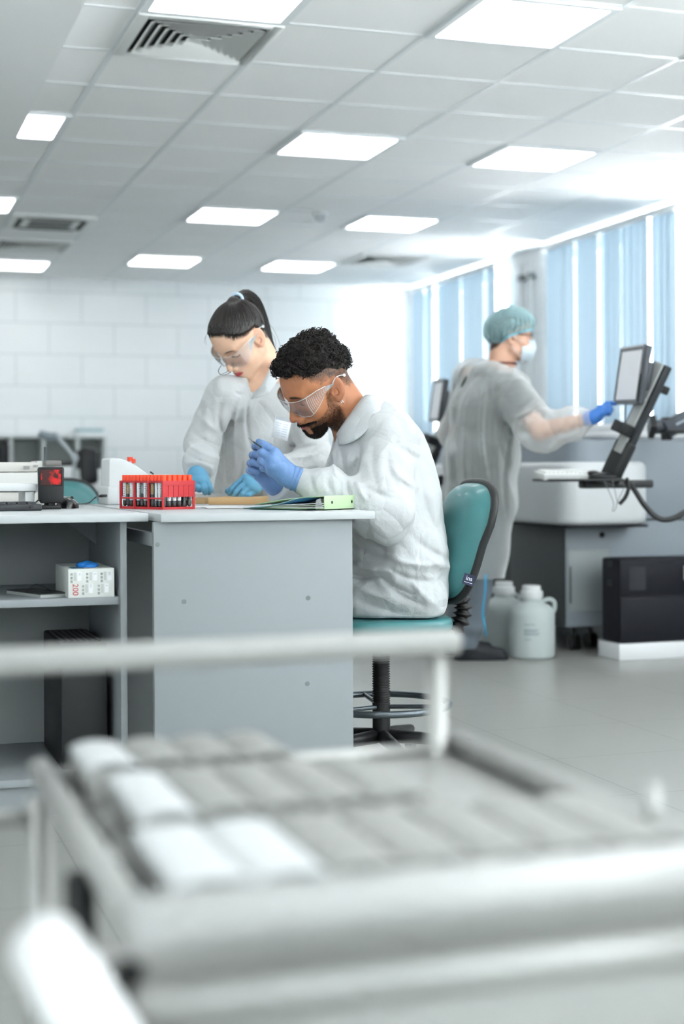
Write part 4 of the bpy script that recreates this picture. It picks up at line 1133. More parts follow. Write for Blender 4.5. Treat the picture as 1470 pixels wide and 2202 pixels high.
def t_body(p):
    n = len(p)
    d = s_cap(p, HT.w((-.034, 0, -.03)), t_neck, .054, .064)
    d = smin(d, s_cap(p, at(1080, 830, 6.88), at(1020, 815, 7.06), .06), .05)
    d = smin(d, s_cap(p, at(1050, 860, DT), at(1035, 1010, DT), .125, .115), .06)
    d = smin(d, s_cap(p, at(1035, 1010, DT), at(1028, 1110, DT), .115, .125), .06)
    for a, b, c in ((t_shR, t_elR, t_wrR), (t_shL, t_elL, t_wrL)): d = smin(d, s_chain(p, [a, b, c], [.052, .042, .026]), .03)
    for h, k_, f in t_legs:
        d = smin(d, s_chain(p, [h, k_, f], [.082, .056, .038]), .03); d = smin(d, s_cap(p, (f.x, f.y, .05), (f.x+.10, f.y-.03, .045), .034, .018), .02)
    m = near(p, HT.o, .24)
    if m.any(): d = smin(d, put(n, m, head_sdf(HT.to(p[m]))*HT.s), .018)
    for w0, k in ((t_wrR, tH), (t_wrL, tL)):
        m = near(p, w0, .24)
        if m.any(): d = smin(d, put(n, m, hand_parts(p[m], **k, off=-.0012, r=.009)), .01)
    return d
me, V = sdf_mesh('body', t_body, (2.3, 5.6, 0), (3.7, 7.2, 1.68), .0042)
q = HT.to(V); n = len(V); ay = np.abs(q[:, 1]); hd = np.linalg.norm(q, axis=1) < .2
C = np.tile(A(rgb('#d3a78f')), (n, 1)); C = C*(1+.05*fbm(q, 30, 5)[:, None])
br = sstep(1, .7, np.sqrt(((ay-.032)/.0215)**2+((q[:, 2]-.037)/.005)**2))*(q[:, 0] > .055)*hd; C = mix(C, rgb('#3a2a22'), .85*br)
ey = sstep(1, .6, np.sqrt(((ay-.0325)/.014)**2+((q[:, 2]-.0105)/.0042)**2))*(q[:, 0] > .055)*hd; C = mix(C, rgb('#221a18'), .9*ey)
sc_ = sstep(-.004, .01, q[:, 2]-zline(q, [(0, .088), (45, .07), (70, .045), (85, .03), (110, .0), (140, -.05), (180, -.07)]))*hd*(ay < .075); C = mix(C, rgb('#231c1a'), .92*sc_)
set_col(me, C); link_mesh('body', me, skin_mat('light_skin'), tec, smooth=True)
c = HT.w((0, 0, .05))
def t_hair(p):
    q = HT.to(p); h = q[:, 2]-zline(q, [(0, .085), (45, .07), (70, .045), (85, .03), (110, .0), (140, -.05), (180, -.072)])
    return smax(cran(q)+.004-.012*sstep(-.003, .015, h)-.003*vnoise(q, 40, 2), -h, .004)*HT.s
hm, _ = sdf_mesh('hair', t_hair, [c[i]-.16 for i in range(3)], [c[i]+.16 for i in range(3)], .0045)
link_mesh('hair', hm, mat('dark_hair', '#1e1a19', .6), tec, smooth=True)
M_cap = cloth_mat('cap_fabric', '#b4d6da', .3, transp=.72, bump=.3, scale=2)
CAPL = [(0, .047), (40, .043), (70, .030), (95, .012), (120, -.018), (150, -.052), (180, -.062)]
def t_cap(p):
    q = HT.to(p); h = q[:, 2]-zline(q, CAPL)
    phi = np.arctan2(q[:, 1], q[:, 0])
    puff = .010+.014*sstep(.0, .05, h)*sstep(.2, .1, h)+.0045*np.sin(phi*24+2*vnoise(q, 12, 2))*sstep(.09, .02, h)*sstep(-.01, .02, h)+.004*vnoise(q, 24, 3)
    d = smin(cran(q), s_ell(np.stack([q[:, 0], np.abs(q[:, 1]), q[:, 2]], 1), (-.011, .077, .004), (.022, .010, .036)), .01)-puff
    return smax(np.abs(d)-.003, -h, .002)*HT.s
hm, _ = sdf_mesh('surgical_cap', t_cap, [c[i]-.18 for i in range(3)], [c[i]+.18 for i in range(3)], .0034)
cap_o = link_mesh('surgical_cap', hm, M_cap, tec, smooth=True)
eb = MB(); pts = []
for a in np.linspace(-math.pi, math.pi, 60)[:-1]:
    z = float(np.interp(abs(math.degrees(a)), [t[0] for t in CAPL], [t[1] for t in CAPL])); v = A((math.cos(a), math.sin(a)*.85, 0)); x = A((-.005, 0, z))+v*.1
    for _ in range(6): x = x-v*(min(cran(x[None].astype(np.float32))[0], s_ell(np.array([[x[0], abs(x[1]), x[2]]], np.float32), (-.011, .077, .004), (.022, .010, .036))[0])-.010)
    pts.append(HT.w(x))
eb.tube(pts, .0042, 6, closed=True).build('elastic_band', mat('band_blue', '#7cc3da', .7), cap_o, smooth=True)
def t_mask(p):
    q = HT.to(p); ay = np.abs(q[:, 1]); qq = np.stack([q[:, 0], ay, q[:, 2]], 1)
    d = smin(s_ell(q, (.052, 0, -.055), (.075, .060, .060)), s_cap(q, (.1, 0, -.008), (.104, 0, -.03), .020), .03)
    d = np.abs(d-.0006*np.sin(q[:, 2]*420))-.0016
    top = .0+.008*sstep(.05, .0, ay)-.018*sstep(.02, .055, ay)
    d = smax(d, q[:, 2]-top+.004, .002); d = smax(d, .050-q[:, 0], .002); d = smax(d, -.122-q[:, 2], .002)
    return d*HT.s
c2 = HT.w((.08, 0, -.06)); hm, _ = sdf_mesh('face_mask', t_mask, [c2[i]-.11 for i in range(3)], [c2[i]+.11 for i in range(3)], .0028)
mk_o = link_mesh('face_mask', hm, mat('mask_fabric', '#d3e2ea', .8, bump=.2, bscale=120), tec, smooth=True)
for s_ in (1, -1):
    MB().tube([HT.w(v) for v in ((.052, .060*s_, -.02), (.03, .070*s_, -.006), (.004, .078*s_, .012), (-.016, .079*s_, .006))], .0013, 6).tube([HT.w(v) for v in ((.052, .056*s_, -.085), (.02, .066*s_, -.06), (-.01, .078*s_, -.026))], .0013, 6).build('ear_loop', mat('loop_white', '#e6ebee', .7), mk_o, smooth=True)
gl_ = MB()
for s_ in (1, -1):
    gl_.tube([HT.w((.106-.006*abs(math.cos(t)), s_*.033+.026*math.cos(t), .012+.019*math.sin(t))) for t in np.linspace(0, 2*math.pi, 25)[:-1]], .0016, 6, closed=True)
    gl_.tube([HT.w((.099, .06*s_, .018)), HT.w((.05, .075*s_, .02)), HT.w((0, .079*s_, .024))], .0016, 6)
gl_.tube([HT.w((.106, -.008, .016)), HT.w((.108, 0, .018)), HT.w((.106, .008, .016))], .0016, 6).build('eyeglasses', mat('frame_black', '#15181c', .3), tec, smooth=True)
# scrub shirt with short sleeves, trousers, shoes
def t_shirt(p):
    d = smin(s_cap(p, at(1052, 850, DT), at(1035, 1010, DT), .142, .138), s_cap(p, at(1035, 1010, DT), at(1028, 1115, DT), .138, .145), .05)
    d = smin(d, s_cap(p, at(1085, 830, 6.87), at(1022, 818, 7.05), .058), .05)
    for a, b in ((t_shR, t_elR), (t_shL, t_elL)):
        a = Vector(a); b = Vector(b); m_ = a+(b-a)*.72
        arm = s_cap(p, a, m_, .064, .068); ax = A((b-a).normalized()); arm = smax(arm, (p-A(m_)) @ ax, .004)
        d = smin(d, arm, .03)
    d = d-.006*fbm(p*A((1, 1, .6)), 8, 4, 2)
    d = smax(d, -s_cap(p, HT.w((-.03, 0, -.04)), at(1080, 790, 6.95), .068, .070), .006)
    return smax(d, p[:, 2]-1.43, .01)
hm, _ = sdf_mesh('scrub_shirt', t_shirt, (2.35, 5.9, .55), (3.4, 7.3, 1.46), .008)
link_mesh('scrub_shirt', hm, mat('scrub_green_grey', '#303836', .85), tec, smooth=True)
nk = MB(); nc = at(1080, 790, 6.95); na = (Vector(nc)-HT.w((-.03, 0, -.04))).normalized(); n1 = na.cross(Vector((0, 1, 0))).normalized(); n2 = na.cross(n1)
nk.tube([nc-na*.015+(n1*math.cos(t)+n2*math.sin(t))*.063 for t in np.linspace(0, 2*math.pi, 33)[:-1]], .0045, 6, closed=True).build('neck_trim', mat('trim_red', '#5c1f26', .8), tec, smooth=True)
def t_tr(p):
    d = None
    for h, k_, f in t_legs:
        f2 = Vector((f.x, f.y, .085)); e = s_chain(p, [h, k_, f2], [.11, .078, .066]); d = e if d is None else smin(d, e, .03)
    d = d-.007*fbm(p*A((1, 1, .5)), 9, 3, 2)-.006*np.sin(p[:, 2]*60+3*vnoise(p, 7, 2))*sstep(.25, .1, p[:, 2])
    return smax(smax(d, .055-p[:, 2], .008), p[:, 2]-.85, .01)
hm, _ = sdf_mesh('trousers', t_tr, (2.4, 6.0, .03), (3.2, 7.2, .95), .009)
link_mesh('trousers', hm, mat('scrub_trouser', '#646d76', .85, bump=.2, bscale=200), tec, smooth=True)
for h, k_, f in t_legs:
    def sho(p, f=f):
        q = p-A((f.x-.055, f.y+.018, 0)); u = A((.955, -.297, 0)); v = A((.297, .955, 0)); x = q @ u; y = q @ v; z = q[:, 2]
        P_ = np.stack([x, y, z], 1)
        d = smin(s_cap(P_, (.05, 0, .045), (.215, 0, .028), .042, .030), s_cap(P_, (.05, 0, .05), (.06, 0, .085), .044, .046), .03)
        d = smin(d, np.maximum(np.maximum(np.hypot(np.maximum(np.abs(x-.128)-.085, 0), y)-.043, z-.022), -z), .006)
        return smax(smax(d, -z+.0, .003), z-.105, .004)
    hm, _ = sdf_mesh('shoe', sho, (f.x-.14, f.y-.16, -.01), (f.x+.26, f.y+.13, .13), .0045)
    link_mesh('shoe', hm, mat('shoe_navy', '#10151c', .6), tec, smooth=True)
for w0, k, e0 in ((t_wrR, tH, t_elR), (t_wrL, tL, t_elL)):
    ax = A((e0-w0).normalized()); wr = A(k['wrist'])
    def gl(p, k=k, ax=ax, wr=wr):
        d = smin(hand_parts(p, **k, off=.0008, r=.009), s_cap(p, wr-ax*.02, wr+ax*.035, .027, .033), .016)
        return smax(d, (p-wr) @ ax-.03, .003)
    cc_ = sum((A(v) for v in k['mcp']), A((0, 0, 0)))/4
    gm, _ = sdf_mesh('glove', gl, cc_-.14, cc_+.14, .003)
    link_mesh('glove', gm, mat('blue_glove', '#3f77c4', .45), tec, smooth=True)
T_CREASES = [(1000, 800, 985, 1080, 6, .010), (1020, 800, 1010, 1120, 6, -.012), (1046, 800, 1052, 1060, 5, -.014), (1056, 830, 1062, 1050, 6, .010), (1030, 850, 1028, 1100, 8, .006), (1085, 900, 1075, 1080, 6, -.012), (1098, 930, 1088, 1110, 5, .012), (1068, 900, 1090, 1010, 6, .010), (1110, 900, 1100, 1000, 5, -.010), (1120, 880, 1150, 850, 5, .008), (1100, 900, 1155, 870, 4, -.008), (1180, 900, 1200, 950, 5, .008), (1210, 900, 1225, 945, 5, -.008), (1240, 890, 1250, 930, 4, .007)]
def t_gown(p):
    lv = [(1046, 815, .085), (1040, 880, .138), (1038, 980, .150), (1034, 1080, .150), (1024, 1170, .138), (1016, 1255, .125)]
    d = None
    for s_ in (-.055, .055):
        e = s_chain(p, [at(x-s_*110, y, DT+s_) for x, y, r in lv], [r for _, _, r in lv], .05); d = e if d is None else smin(d, e, .08)
    d = smin(d, s_cap(p, at(1090, 832, 6.86), at(1014, 814, 7.08), .094), .05)
    for a, b, c in ((t_shR, t_elR, t_wrR), (t_shL, t_elL, t_wrL)):
        ax = (b-c).normalized(); d = smin(d, s_chain(p, [a, b, c+ax*.09, c+ax*.0], [.098, .092, .066, .042], .04), .03)
    ang = np.arctan2(p[:, 1]-6.5, p[:, 0]-2.78); z = p[:, 2]
    d = d-.010*np.sin(ang*9+2*vnoise(p*A((1, 1, .3)), 4, 5))*sstep(1.2, .7, z)-.009*fbm(p*A((1, 1, .4)), 7, 81, 2)-.012*(.36-crumple(p*A((1, 1, .5)), 7, 91))
    d = creases(d, p, T_CREASES)
    d = smax(d, .385-z, .003)
    d = smax(d, -s_cap(p, HT.w((-.03, 0, -.03)), at(1079, 786, 6.96), .074, .074), .006)
    for c, e in ((t_wrR, t_elR), (t_wrL, t_elL)):
        ax = A((e-c).normalized()); s_ = (p-A(c)) @ ax; m_ = near(p, c, .09); d = np.where(m_, smax(d, -s_-.004, .004), d)
    return d
hm, GV = sdf_mesh('gown', t_gown, (2.3, 5.7, .36), (3.65, 7.4, 1.45), .0075)
kp = ~((GV[:, 2] < .3885) & (np.linalg.norm(GV[:, :2]-A((2.78, 6.5)), axis=1) < .5))
drop_faces(hm, GV, kp)
gown = link_mesh('gown', hm, cloth_mat('gown_fabric', '#eef2f2', .25, transp=.72, bump=.4), tec, smooth=True)
tb = MB(); a, b_ = at(1043, 1235, 6.80), at(1037, 1315, 6.82)
tb.tube(bez([a, at(1042, 1270, 6.79), b_, at(1041, 1345, 6.81), at(1044, 1368, 6.83)], 5), .004, 6).build('gown_tie', mat('tie_cyan', '#1f9fd0', .7), tec, smooth=True)
# ================= desks and what stands on them =================
M_lam = mat('grey_laminate', '#8e9497', .5, var=.015, bscale=30)
M_top = mat('pale_worktop', '#bbc0c2', .38, var=.01, bscale=40)
M_in = mat('cabinet_grey', '#8d9292', .6)
TZ = .785
F0 = atz(321, 1104, TZ); F1 = atz(805, 1099, TZ)
YT = F1.y; XTR = F1.x; XTL = atz(325, 1103, TZ).x
def xat(px, Y): return atY(px, 1200, Y).x
YP = YT+.02
desk = thing('desk', 'pale grey desk with a plain end panel, holding the wooden boards and binder', 'desk', ((XTL+XTR)/2, YT+.6, 0))
XP0, XP1 = xat(330, YP), xat(757, YP)
MB().span((XTL, YT, TZ-.021), (XTR, YT+1.27, TZ)).build('worktop', M_top, desk, bevel=.0015)
MB().span((XP0, YP, 0), (XP1, YP+.022, TZ-.021)).build('end_panel', M_lam, desk, bevel=.001)
MB().span((XP0, YT+1.22, 0), (XP1, YT+1.242, TZ-.021)).build('end_panel', M_lam, desk, bevel=.001)
MB().span((XP0, YP+.022, .70), (XP0+.018, YT+1.22, .735)).build('side_rail', M_lam, desk, bevel=.001)
MB().span((xat(274, YP+.3), YP+.58, 0), (XP1, YP+.598, TZ-.021)).build('gap_panel', M_in, desk)  # panel added behind the gap to block light and keep it dark
for x, y in ((338, 1171), (395, 1294), (662, 1286), (660, 1470)):
    p = atY(x, y, YP); MB().cyl((p.x, YP-.0012, p.z), (p.x, YP+.004, p.z), .0062, 18).build('screw_cap', mat('cap_grey', '#757b7c', .5), desk)
tab = thing('shelf_desk', 'pale grey desk with open shelves underneath, holding the keyboard and scanner', 'desk', (F0.x-.7, F0.y+.6, 0))
YL = F0.y; XLR = F0.x; XLL = XLR-1.5
MB().span((XLL, YL, TZ-.021), (XLR-.003, YL+1.27, TZ)).build('worktop', M_top, tab, bevel=.0015)
YS = YL+.03; xs0, xs1 = xat(258, YS), xat(272, YS)
MB().span((xs0, YS, 0), (xs1, YS+.56, TZ-.021)).build('side_panel', M_lam, tab, bevel=.001)
MB().span((xs0-1.25, YS, 0), (xs0-1.23, YS+.56, TZ-.021)).build('side_panel', M_lam, tab, bevel=.001)
MB().span((xs0-1.23, YS+.545, 0.06), (xs0, YS+.56, TZ-.021)).build('back_panel', M_in, tab)
zs = atY(248, 1283, YS+.02).z
MB().span((xs0-1.23, YS+.012, zs-.02), (xs0-.0005, YS+.545, zs)).build('shelf', M_lam, tab, bevel=.001)
MB().span((xs0-1.23, YS+.012, .08), (xs0-.0005, YS+.545, .10)).build('shelf', M_lam, tab, bevel=.001)
MB().span((xs0-1.23, YS+.03, 0), (xs0, YS+.045, .08)).build('kick_board', M_lam, tab)
MB().add([(xs0-.10, YS+.40, TZ-.022), (xs0-.0006, YS+.40, TZ-.022), (xs0-.0006, YS+.40, TZ-.10), (xs0-.10, YS+.402, TZ-.022), (xs0-.0006, YS+.402, TZ-.022), (xs0-.0006, YS+.402, TZ-.10)], [(0, 1, 2), (3, 5, 4), (0, 3, 4, 1), (1, 4, 5, 2), (2, 5, 3, 0)]).build('corner_bracket', M_lam, tab)

# glove box on the shelf
gx0, gx1 = xat(146, YS+.015), xat(245, YS+.015); gh = .076
gb = thing('glove_box', 'white cardboard glove box with a red 200 printed on its end', 'box', ((gx0+gx1)/2, YS+.14, zs))
MB().span((gx0, YS+.016, zs), (gx1, YS+.27, zs+gh)).build('carton', mat('carton_white', '#dfe3df', .6), gb, bevel=.0012)
MB().span((gx0+.012, YS+.03, zs+gh), (gx0+.045, YS+.10, zs+gh+.0006)).build('printed_panel', mat('print_blue', '#4f7f97', .6), gb)
gw = MB()
for k in range(5):
    a = k*1.25; gw.ell((gx0+.062+.012*math.cos(a), YS+.10+.03*math.sin(a), zs+gh+.004), (.019, .02, .008+.003*(k % 2)), 12, 8)
gw.build('glove_tuft', mat('tuft_blue', '#2a7fd4', .5), gb, smooth=True)
yf = YS+.0155
def face_txt(s_, cx, cz, size, m, rot=True, nm='printed_text'):
    M = Matrix.Translation((gx0+cx, yf, zs+cz)) @ Matrix.Rotation(R(90), 4, 'X') @ (Matrix.Rotation(R(-90), 4, 'Z') if rot else Matrix.Identity(4))
    return text_mesh(nm, s_, size, M, m, gb, .0002)
M_red = mat('print_red', '#b8373f', .6); M_ink = mat('print_ink', '#6c7679', .6)
face_txt('200', .018, .022, .021, M_red)
W_ = gx1-gx0
for s_, cx, cz in (('M', .245, .056), ('S', .585, .056), ('XS', .90, .056), ('XL', .495, .024), ('L', .835, .024)):
    x = W_*cx
    lb = MB().span((gx0+x-.006, yf-.0002, zs+cz-.012), (gx0+x+.005, yf+.0006, zs+cz+.012)).build('size_label', mat('label_white', '#f1f4f6', .6), gb)
    face_txt(s_, x-.0005, cz+.006, .0075, mat('print_dark', '#3d4a55', .6))
    g = MB()
    for k, hh in enumerate((.006, .006, .007)):
        for j in range(3): g.span((gx0+x-.0235+.002*j, yf-.0001, zs+cz+.006-.0095*k-hh/2), (gx0+x-.0225+.002*j, yf+.0006, zs+cz+.006-.0095*k+hh/2))
    g.build('printed_lines', M_ink, gb)
    MB().span((gx0+x-.0155, yf, zs+cz-.011), (gx0+x-.0085, yf+.0006, zs+cz+.011)).build('printed_hand', mat('print_pale', '#c3c9c6', .6), gb)
bk = thing('booklet', 'dark folded booklet lying on the shelf beside the glove box', 'booklet', (gx0-.06, YS+.16, zs))
b = MB()
bk_m = [mat('paper_grey', '#b9bdba', .7), mat('booklet_dark', '#2b2c2c', .5)]
MB().box((gx0-.062, YS+.16, zs+.004), (.085, .20, .008), rz=.35).build('page_block', bk_m[0], bk)
MB().box((gx0-.062, YS+.16, zs+.0092), (.088, .204, .0022), rz=.35).build('cover', bk_m[1], bk)
MB().tube(bez([(gx0-.10, YS+.12, zs+.0105), (gx0-.07, YS+.13, zs+.030), (gx0-.03, YS+.15, zs+.0115)], 6), .0015, 6).build('curled_page', bk_m[1], bk)
pcx = xat(168, YS+.2)
pc = thing('computer_case', 'black box with slotted top on the lowest shelf of the desk', 'computer', (pcx, YS+.28, .10))
MB().span((pcx-.062, YS+.10, .10), (pcx+.062, YS+.48, .435)).build('case', mat('case_black', '#1b1d1f', .5), pc, bevel=.006)
for k in range(7): MB().box((pcx-.048+.016*k, YS+.29, .4365), (.006, .30, .003)).build('vent_slot', mat('slot_grey', '#5b5f62', .5), pc)

# keyboard
def keyboard(name, label, c, w_, dp, rz, kb, kk, rows=5, cols=15, rot=None):
    t = thing(name, label, 'keyboard', c, rz, rot=rot)
    MB().prism([(-w_/2, -dp/2), (w_/2, -dp/2), (w_/2, dp/2), (-w_/2, dp/2)], 0, .018, bevel=.004).build('keyboard_base', kb, t, world=False)
    for r_ in range(rows):
        for q in range(cols):
            x = -w_/2+.012+(w_-.024)*(q+.5)/cols; y = -dp/2+.014+(dp-.028)*(r_+.5)/rows
            MB().box((x, y, .0205), ((w_-.024)/cols*.82, (dp-.028)/rows*.8, .007)).build('key', kk, t, world=False)
    return t
kc = atz(-80, 1099, TZ)
keyboard('keyboard', 'black keyboard at the left edge of the desk, in front of the white stand', (kc.x, kc.y-.01, TZ+.0005), .42, .16, R(2), mat('key_black', '#2a2d31', .45), mat('key_cap', '#33373c', .5), 5, 14)
# barcode scanner
sc0 = at(109, 1090, 4.42); sx, sy = sc0.x, sc0.y
sc = thing('barcode_scanner', 'black box-shaped barcode scanner with a glowing red window', 'scanner', (sx, sy, TZ))
M_bk = mat('black_plastic', '#191b1d', .42); M_bk2 = mat('black_gloss', '#101113', .25)
A0 = R(-6)
Ms = Matrix.Translation((sx, sy, TZ)) @ Matrix.Rotation(A0, 4, 'Z')
MB().rbox((-.004, 0, .006), (.066, .07, .012), .003, M=Ms).build('base', M_bk, sc)
MB().cyl(Ms @ Vector((-.004, .0, .010)), Ms @ Vector((-.004, .0, .038)), .016, 20).build('neck', M_bk2, sc)
MB().prism([(-.037, .028), (-.030, .018), (.028, .018), (.036, .028), (.038, .118), (.036, .124), (-.036, .124), (-.038, .118)], -.03, .03, M=Ms @ Matrix.Rotation(R(90), 4, 'X'), bevel=.003).build('housing', M_bk, sc)
wz0, wz1 = .072, .117
fr = MB()
for a, c in (((-.032, -.034, wz0-.003), (.032, -.0302, wz0)), ((-.032, -.034, wz1), (.032, -.0302, wz1+.003)), ((-.032, -.034, wz0), (-.029, -.0302, wz1)), ((.029, -.034, wz0), (.032, -.0302, wz1))): fr.span(a, c, Ms)
fr.build('window_bezel', M_bk2, sc)
m = bpy.data.materials.new('scanner_glow'); m.use_nodes = True; bb = m.node_tree.nodes['Principled BSDF']; bb.inputs['Base Color'].default_value = (.02, .003, .003, 1); bb.inputs['Roughness'].default_value = .15
tc_ = nd(m, 'ShaderNodeTexCoord'); vo = nd(m, 'ShaderNodeTexVoronoi', Scale=95, feature='F1'); nz = nd(m, 'ShaderNodeTexNoise', Scale=40, Detail=2); m.node_tree.links.new(tc_.outputs['Object'], vo.inputs['Vector']); m.node_tree.links.new(tc_.outputs['Object'], nz.inputs['Vector'])
cr_ = nd(m, 'ShaderNodeValToRGB'); cr_.color_ramp.elements[0].position = .50; cr_.color_ramp.elements[0].color = (.035, .001, .001, 1); cr_.color_ramp.elements[1].position = .62; cr_.color_ramp.elements[1].color = (.9, .012, .012, 1)
m.node_tree.links.new(nz.outputs['Fac'], cr_.inputs[0]); m.node_tree.links.new(cr_.outputs[0], bb.inputs['Emission Color']); bb.inputs['Emission Strength'].default_value = .4
MB().span((-.029, -.0312, wz0), (.029, -.0302, wz1), Ms).build('scan_window', m, sc)
# mouse
mc = atz(145, 1093, TZ)
ms = thing('computer_mouse', 'glossy black computer mouse beside the scanner', 'mouse', (mc.x, mc.y, TZ))
P = []
for i in range(13):
    t_ = i/12; row = []
    for j in range(17):
        a = math.pi*j/16; w2 = .031*(math.sin(math.pi*(.08+.84*t_))**.55); h2 = .036*(math.sin(math.pi*(.10+.80*t_**.8))**.7)
        row.append((mc.x+(t_-.5)*.062+.0, mc.y+w2*1.25*math.cos(a), TZ+max(0, h2*math.sin(a)**.75)))
    P.append(row)
MB().grid(P).build('shell', mat('mouse_black', '#1d1e20', .22, coat=.4), ms, smooth=True)
MB().cyl((mc.x+.008, mc.y-.003, TZ+.030), (mc.x+.016, mc.y-.003, TZ+.030), .0065, 12).build('scroll_wheel', M_bk2, ms)
def cable(name, label, pts, r, m, cat='cable', n=8):
    o = MB().tube(bez(pts, n), r, 8).build(name, m, smooth=True); return tag(o, label, cat)
cable('mouse_cable', 'thin black cable running from the mouse to the white device', [(mc.x+.034, mc.y+.02, TZ+.012), atz(180, 1085, TZ)+Vector((0, 0, .003)), atz(192, 1083, TZ)+Vector((0, 0, .004)), at(203, 1071, 4.8), at(210, 1067, 4.85), at(222, 1066, 4.88)], .0022, M_bk)
tag(MB().tube([at(212, 1067, 4.85), at(217, 1066.5, 4.865), at(228, 1066, 4.885)], [.0028, .0052, .0048], 10).build('plug', M_bk, smooth=True), 'small black plug stuck into the side of the white device', 'plug')
cable('keyboard_cable', 'thin black cable looping from behind the keyboard to the scanner', [at(64, 1092, 4.2), at(71, 1086, 4.25), at(80, 1077, 4.35), at(92, 1070, 4.44), at(100, 1068, 4.46)], .0022, M_bk)
# white stand and beige analyser at the left
M_beige = mat('beige_plastic', '#d8d6d0', .45); M_white = mat('white_plastic', '#e6e9ea', .35); M_off = mat('offwhite_plastic', '#e0e0dc', .4)
d_ = 4.5; st_ = thing('white_stand', 'white bridge-shaped stand over the back of the black keyboard', 'stand', atz(20, 1080, TZ))
p0, p1 = at(-160, 1042, d_), at(72, 1042, d_)
MB().span((p0.x, p1.y-.10, .838), (p1.x, p1.y+.10, .861)).build('stand_top', M_white, st_, bevel=.004)
MB().span((p1.x-.036, p1.y-.09, TZ), (p1.x-.008, p1.y+.09, .838)).build('stand_leg', M_white, st_, bevel=.003)
MB().span((p0.x+.01, p1.y-.09, TZ), (p0.x+.04, p1.y+.09, .838)).build('stand_leg', M_white, st_, bevel=.003)
d_ = 4.95; an = thing('bench_analyser', 'stacked beige bench analyser behind the scanner at the left edge', 'analyser', atz(0, 1078, TZ)+Vector((0, .15, 0)))
q = lambda px, py: at(px, py, d_)
xr = q(84, 1040).x; y0 = q(84, 1040).y
zt = [TZ, q(40, 1058).z, q(40, 1016).z, q(40, 994).z]
MB().span((xr-.55, y0, zt[0]), (xr-.005, y0+.28, zt[1])).build('lower_body', M_beige, an, bevel=.004)
MB().span((xr-.55, y0-.006, zt[1]+.002), (xr, y0+.28, zt[2])).build('middle_body', M_off, an, bevel=.004)
MB().span((xr-.55, y0, zt[2]+.002), (xr-.008, y0+.26, zt[3])).build('top_cover', M_beige, an, bevel=.006)
MB().span((xr-.006, y0+.03, zt[2]), (xr+.014, y0+.2, zt[3]+.004)).build('side_cap', M_off, an, bevel=.004)
for px, py, w2, h2 in ((55, 1005, .020, .012), (75, 1002, .016, .008), (66, 1053, .016, .009)):
    c = q(px, py); b = MB()
    for k in range(3): b.span((c.x-w2/2, y0-.0078, c.z-h2/2+h2*k/3), (c.x+w2/2, y0-.0055, c.z-h2/2+h2*k/3+h2*.18))
    b.build('printed_label', mat('label_grey', '#8b8e8f', .6), an)
c = q(73, 1054); MB().span((c.x-.002, y0-.009, c.z-.011), (c.x+.0015, y0-.005, c.z+.011)).build('dark_slot', M_bk, an)
rod = MB(); a = at(96, 1000, 5.0); rod.cyl((a.x, a.y, zt[3]+.002), (a.x, a.y, at(96, 961, 5.0).z), .0035, 10)
rod.build('guide_rod', mat('rod_steel', '#4e565c', .3, metal=.6), an)
c = at(112, 1000, 5.0); MB().rbox((c.x, c.y, zt[3]-.004), (.056, .05, .018), .006).build('rod_bracket', mat('bracket_grey', '#82807d', .5), an)
MB().span((xr-.02, y0+.05, TZ), (xr+.075, y0+.2, zt[3]-.014)).build('bracket_column', M_off, an, bevel=.003)

# white mixer with sloping top
wd = thing('tube_mixer', 'white bench device with a sloping curved top behind the red rack', 'device', atz(290, 1084, TZ)+Vector((0, .05, 0)))
d_ = 4.92; o = at(233, 1084, d_)
U = lambda px, py: at(px, py, d_)
prof = [(234, 1043), (235, 990), (237, 985.5), (246, 984.5), (258, 986), (272, 990), (286, 996), (300, 1004), (313, 1013), (325, 1021), (336, 1026), (352, 1030), (362, 1036), (364, 1050)]
pts = []
for x, y in prof:
    p = U(x, y); pts.append(((p.x-o.x), p.z-TZ))
ol = [(pts[0][0], 0.0)]+pts+[(pts[-1][0], 0.0)]
MB().prism(ol, -.17, 0, M=Matrix.Translation((o.x, o.y, TZ)) @ Matrix.Rotation(R(90), 4, 'X'), bevel=.004).build('housing', M_white, wd)
MB().rbox((o.x+.012, o.y+.085, TZ+.030), (.034, .20, .06), .005).build('side_module', M_white, wd)
for k, (px, py, r_) in enumerate(((279, 988, .010), (286.5, 992, .007))):
    p = at(px, py, 5.0); t = thing('capped_tube', ('red cap of the larger tube sticking out of the white device', 'red cap of the smaller tube sticking out of the white device')[k], 'tube', (p.x, p.y, p.z-.03), group='tubes in the white device')
    MB().cyl((p.x, p.y, p.z-.055), (p.x, p.y, p.z), r_*.8, 14).build('glass', M_clear_edge, t)
    MB().cyl((p.x, p.y, p.z-.006), (p.x, p.y, p.z+.008), r_, 16).build('cap', mat('cap_red', '#e2482c', .4), t)
p = at(325, 1017, 4.9); MB().box((p.x, p.y-.006, p.z), (.014, .004, .0045), rot=(0, R(33), 0)).build('dark_mark', M_bk, wd)

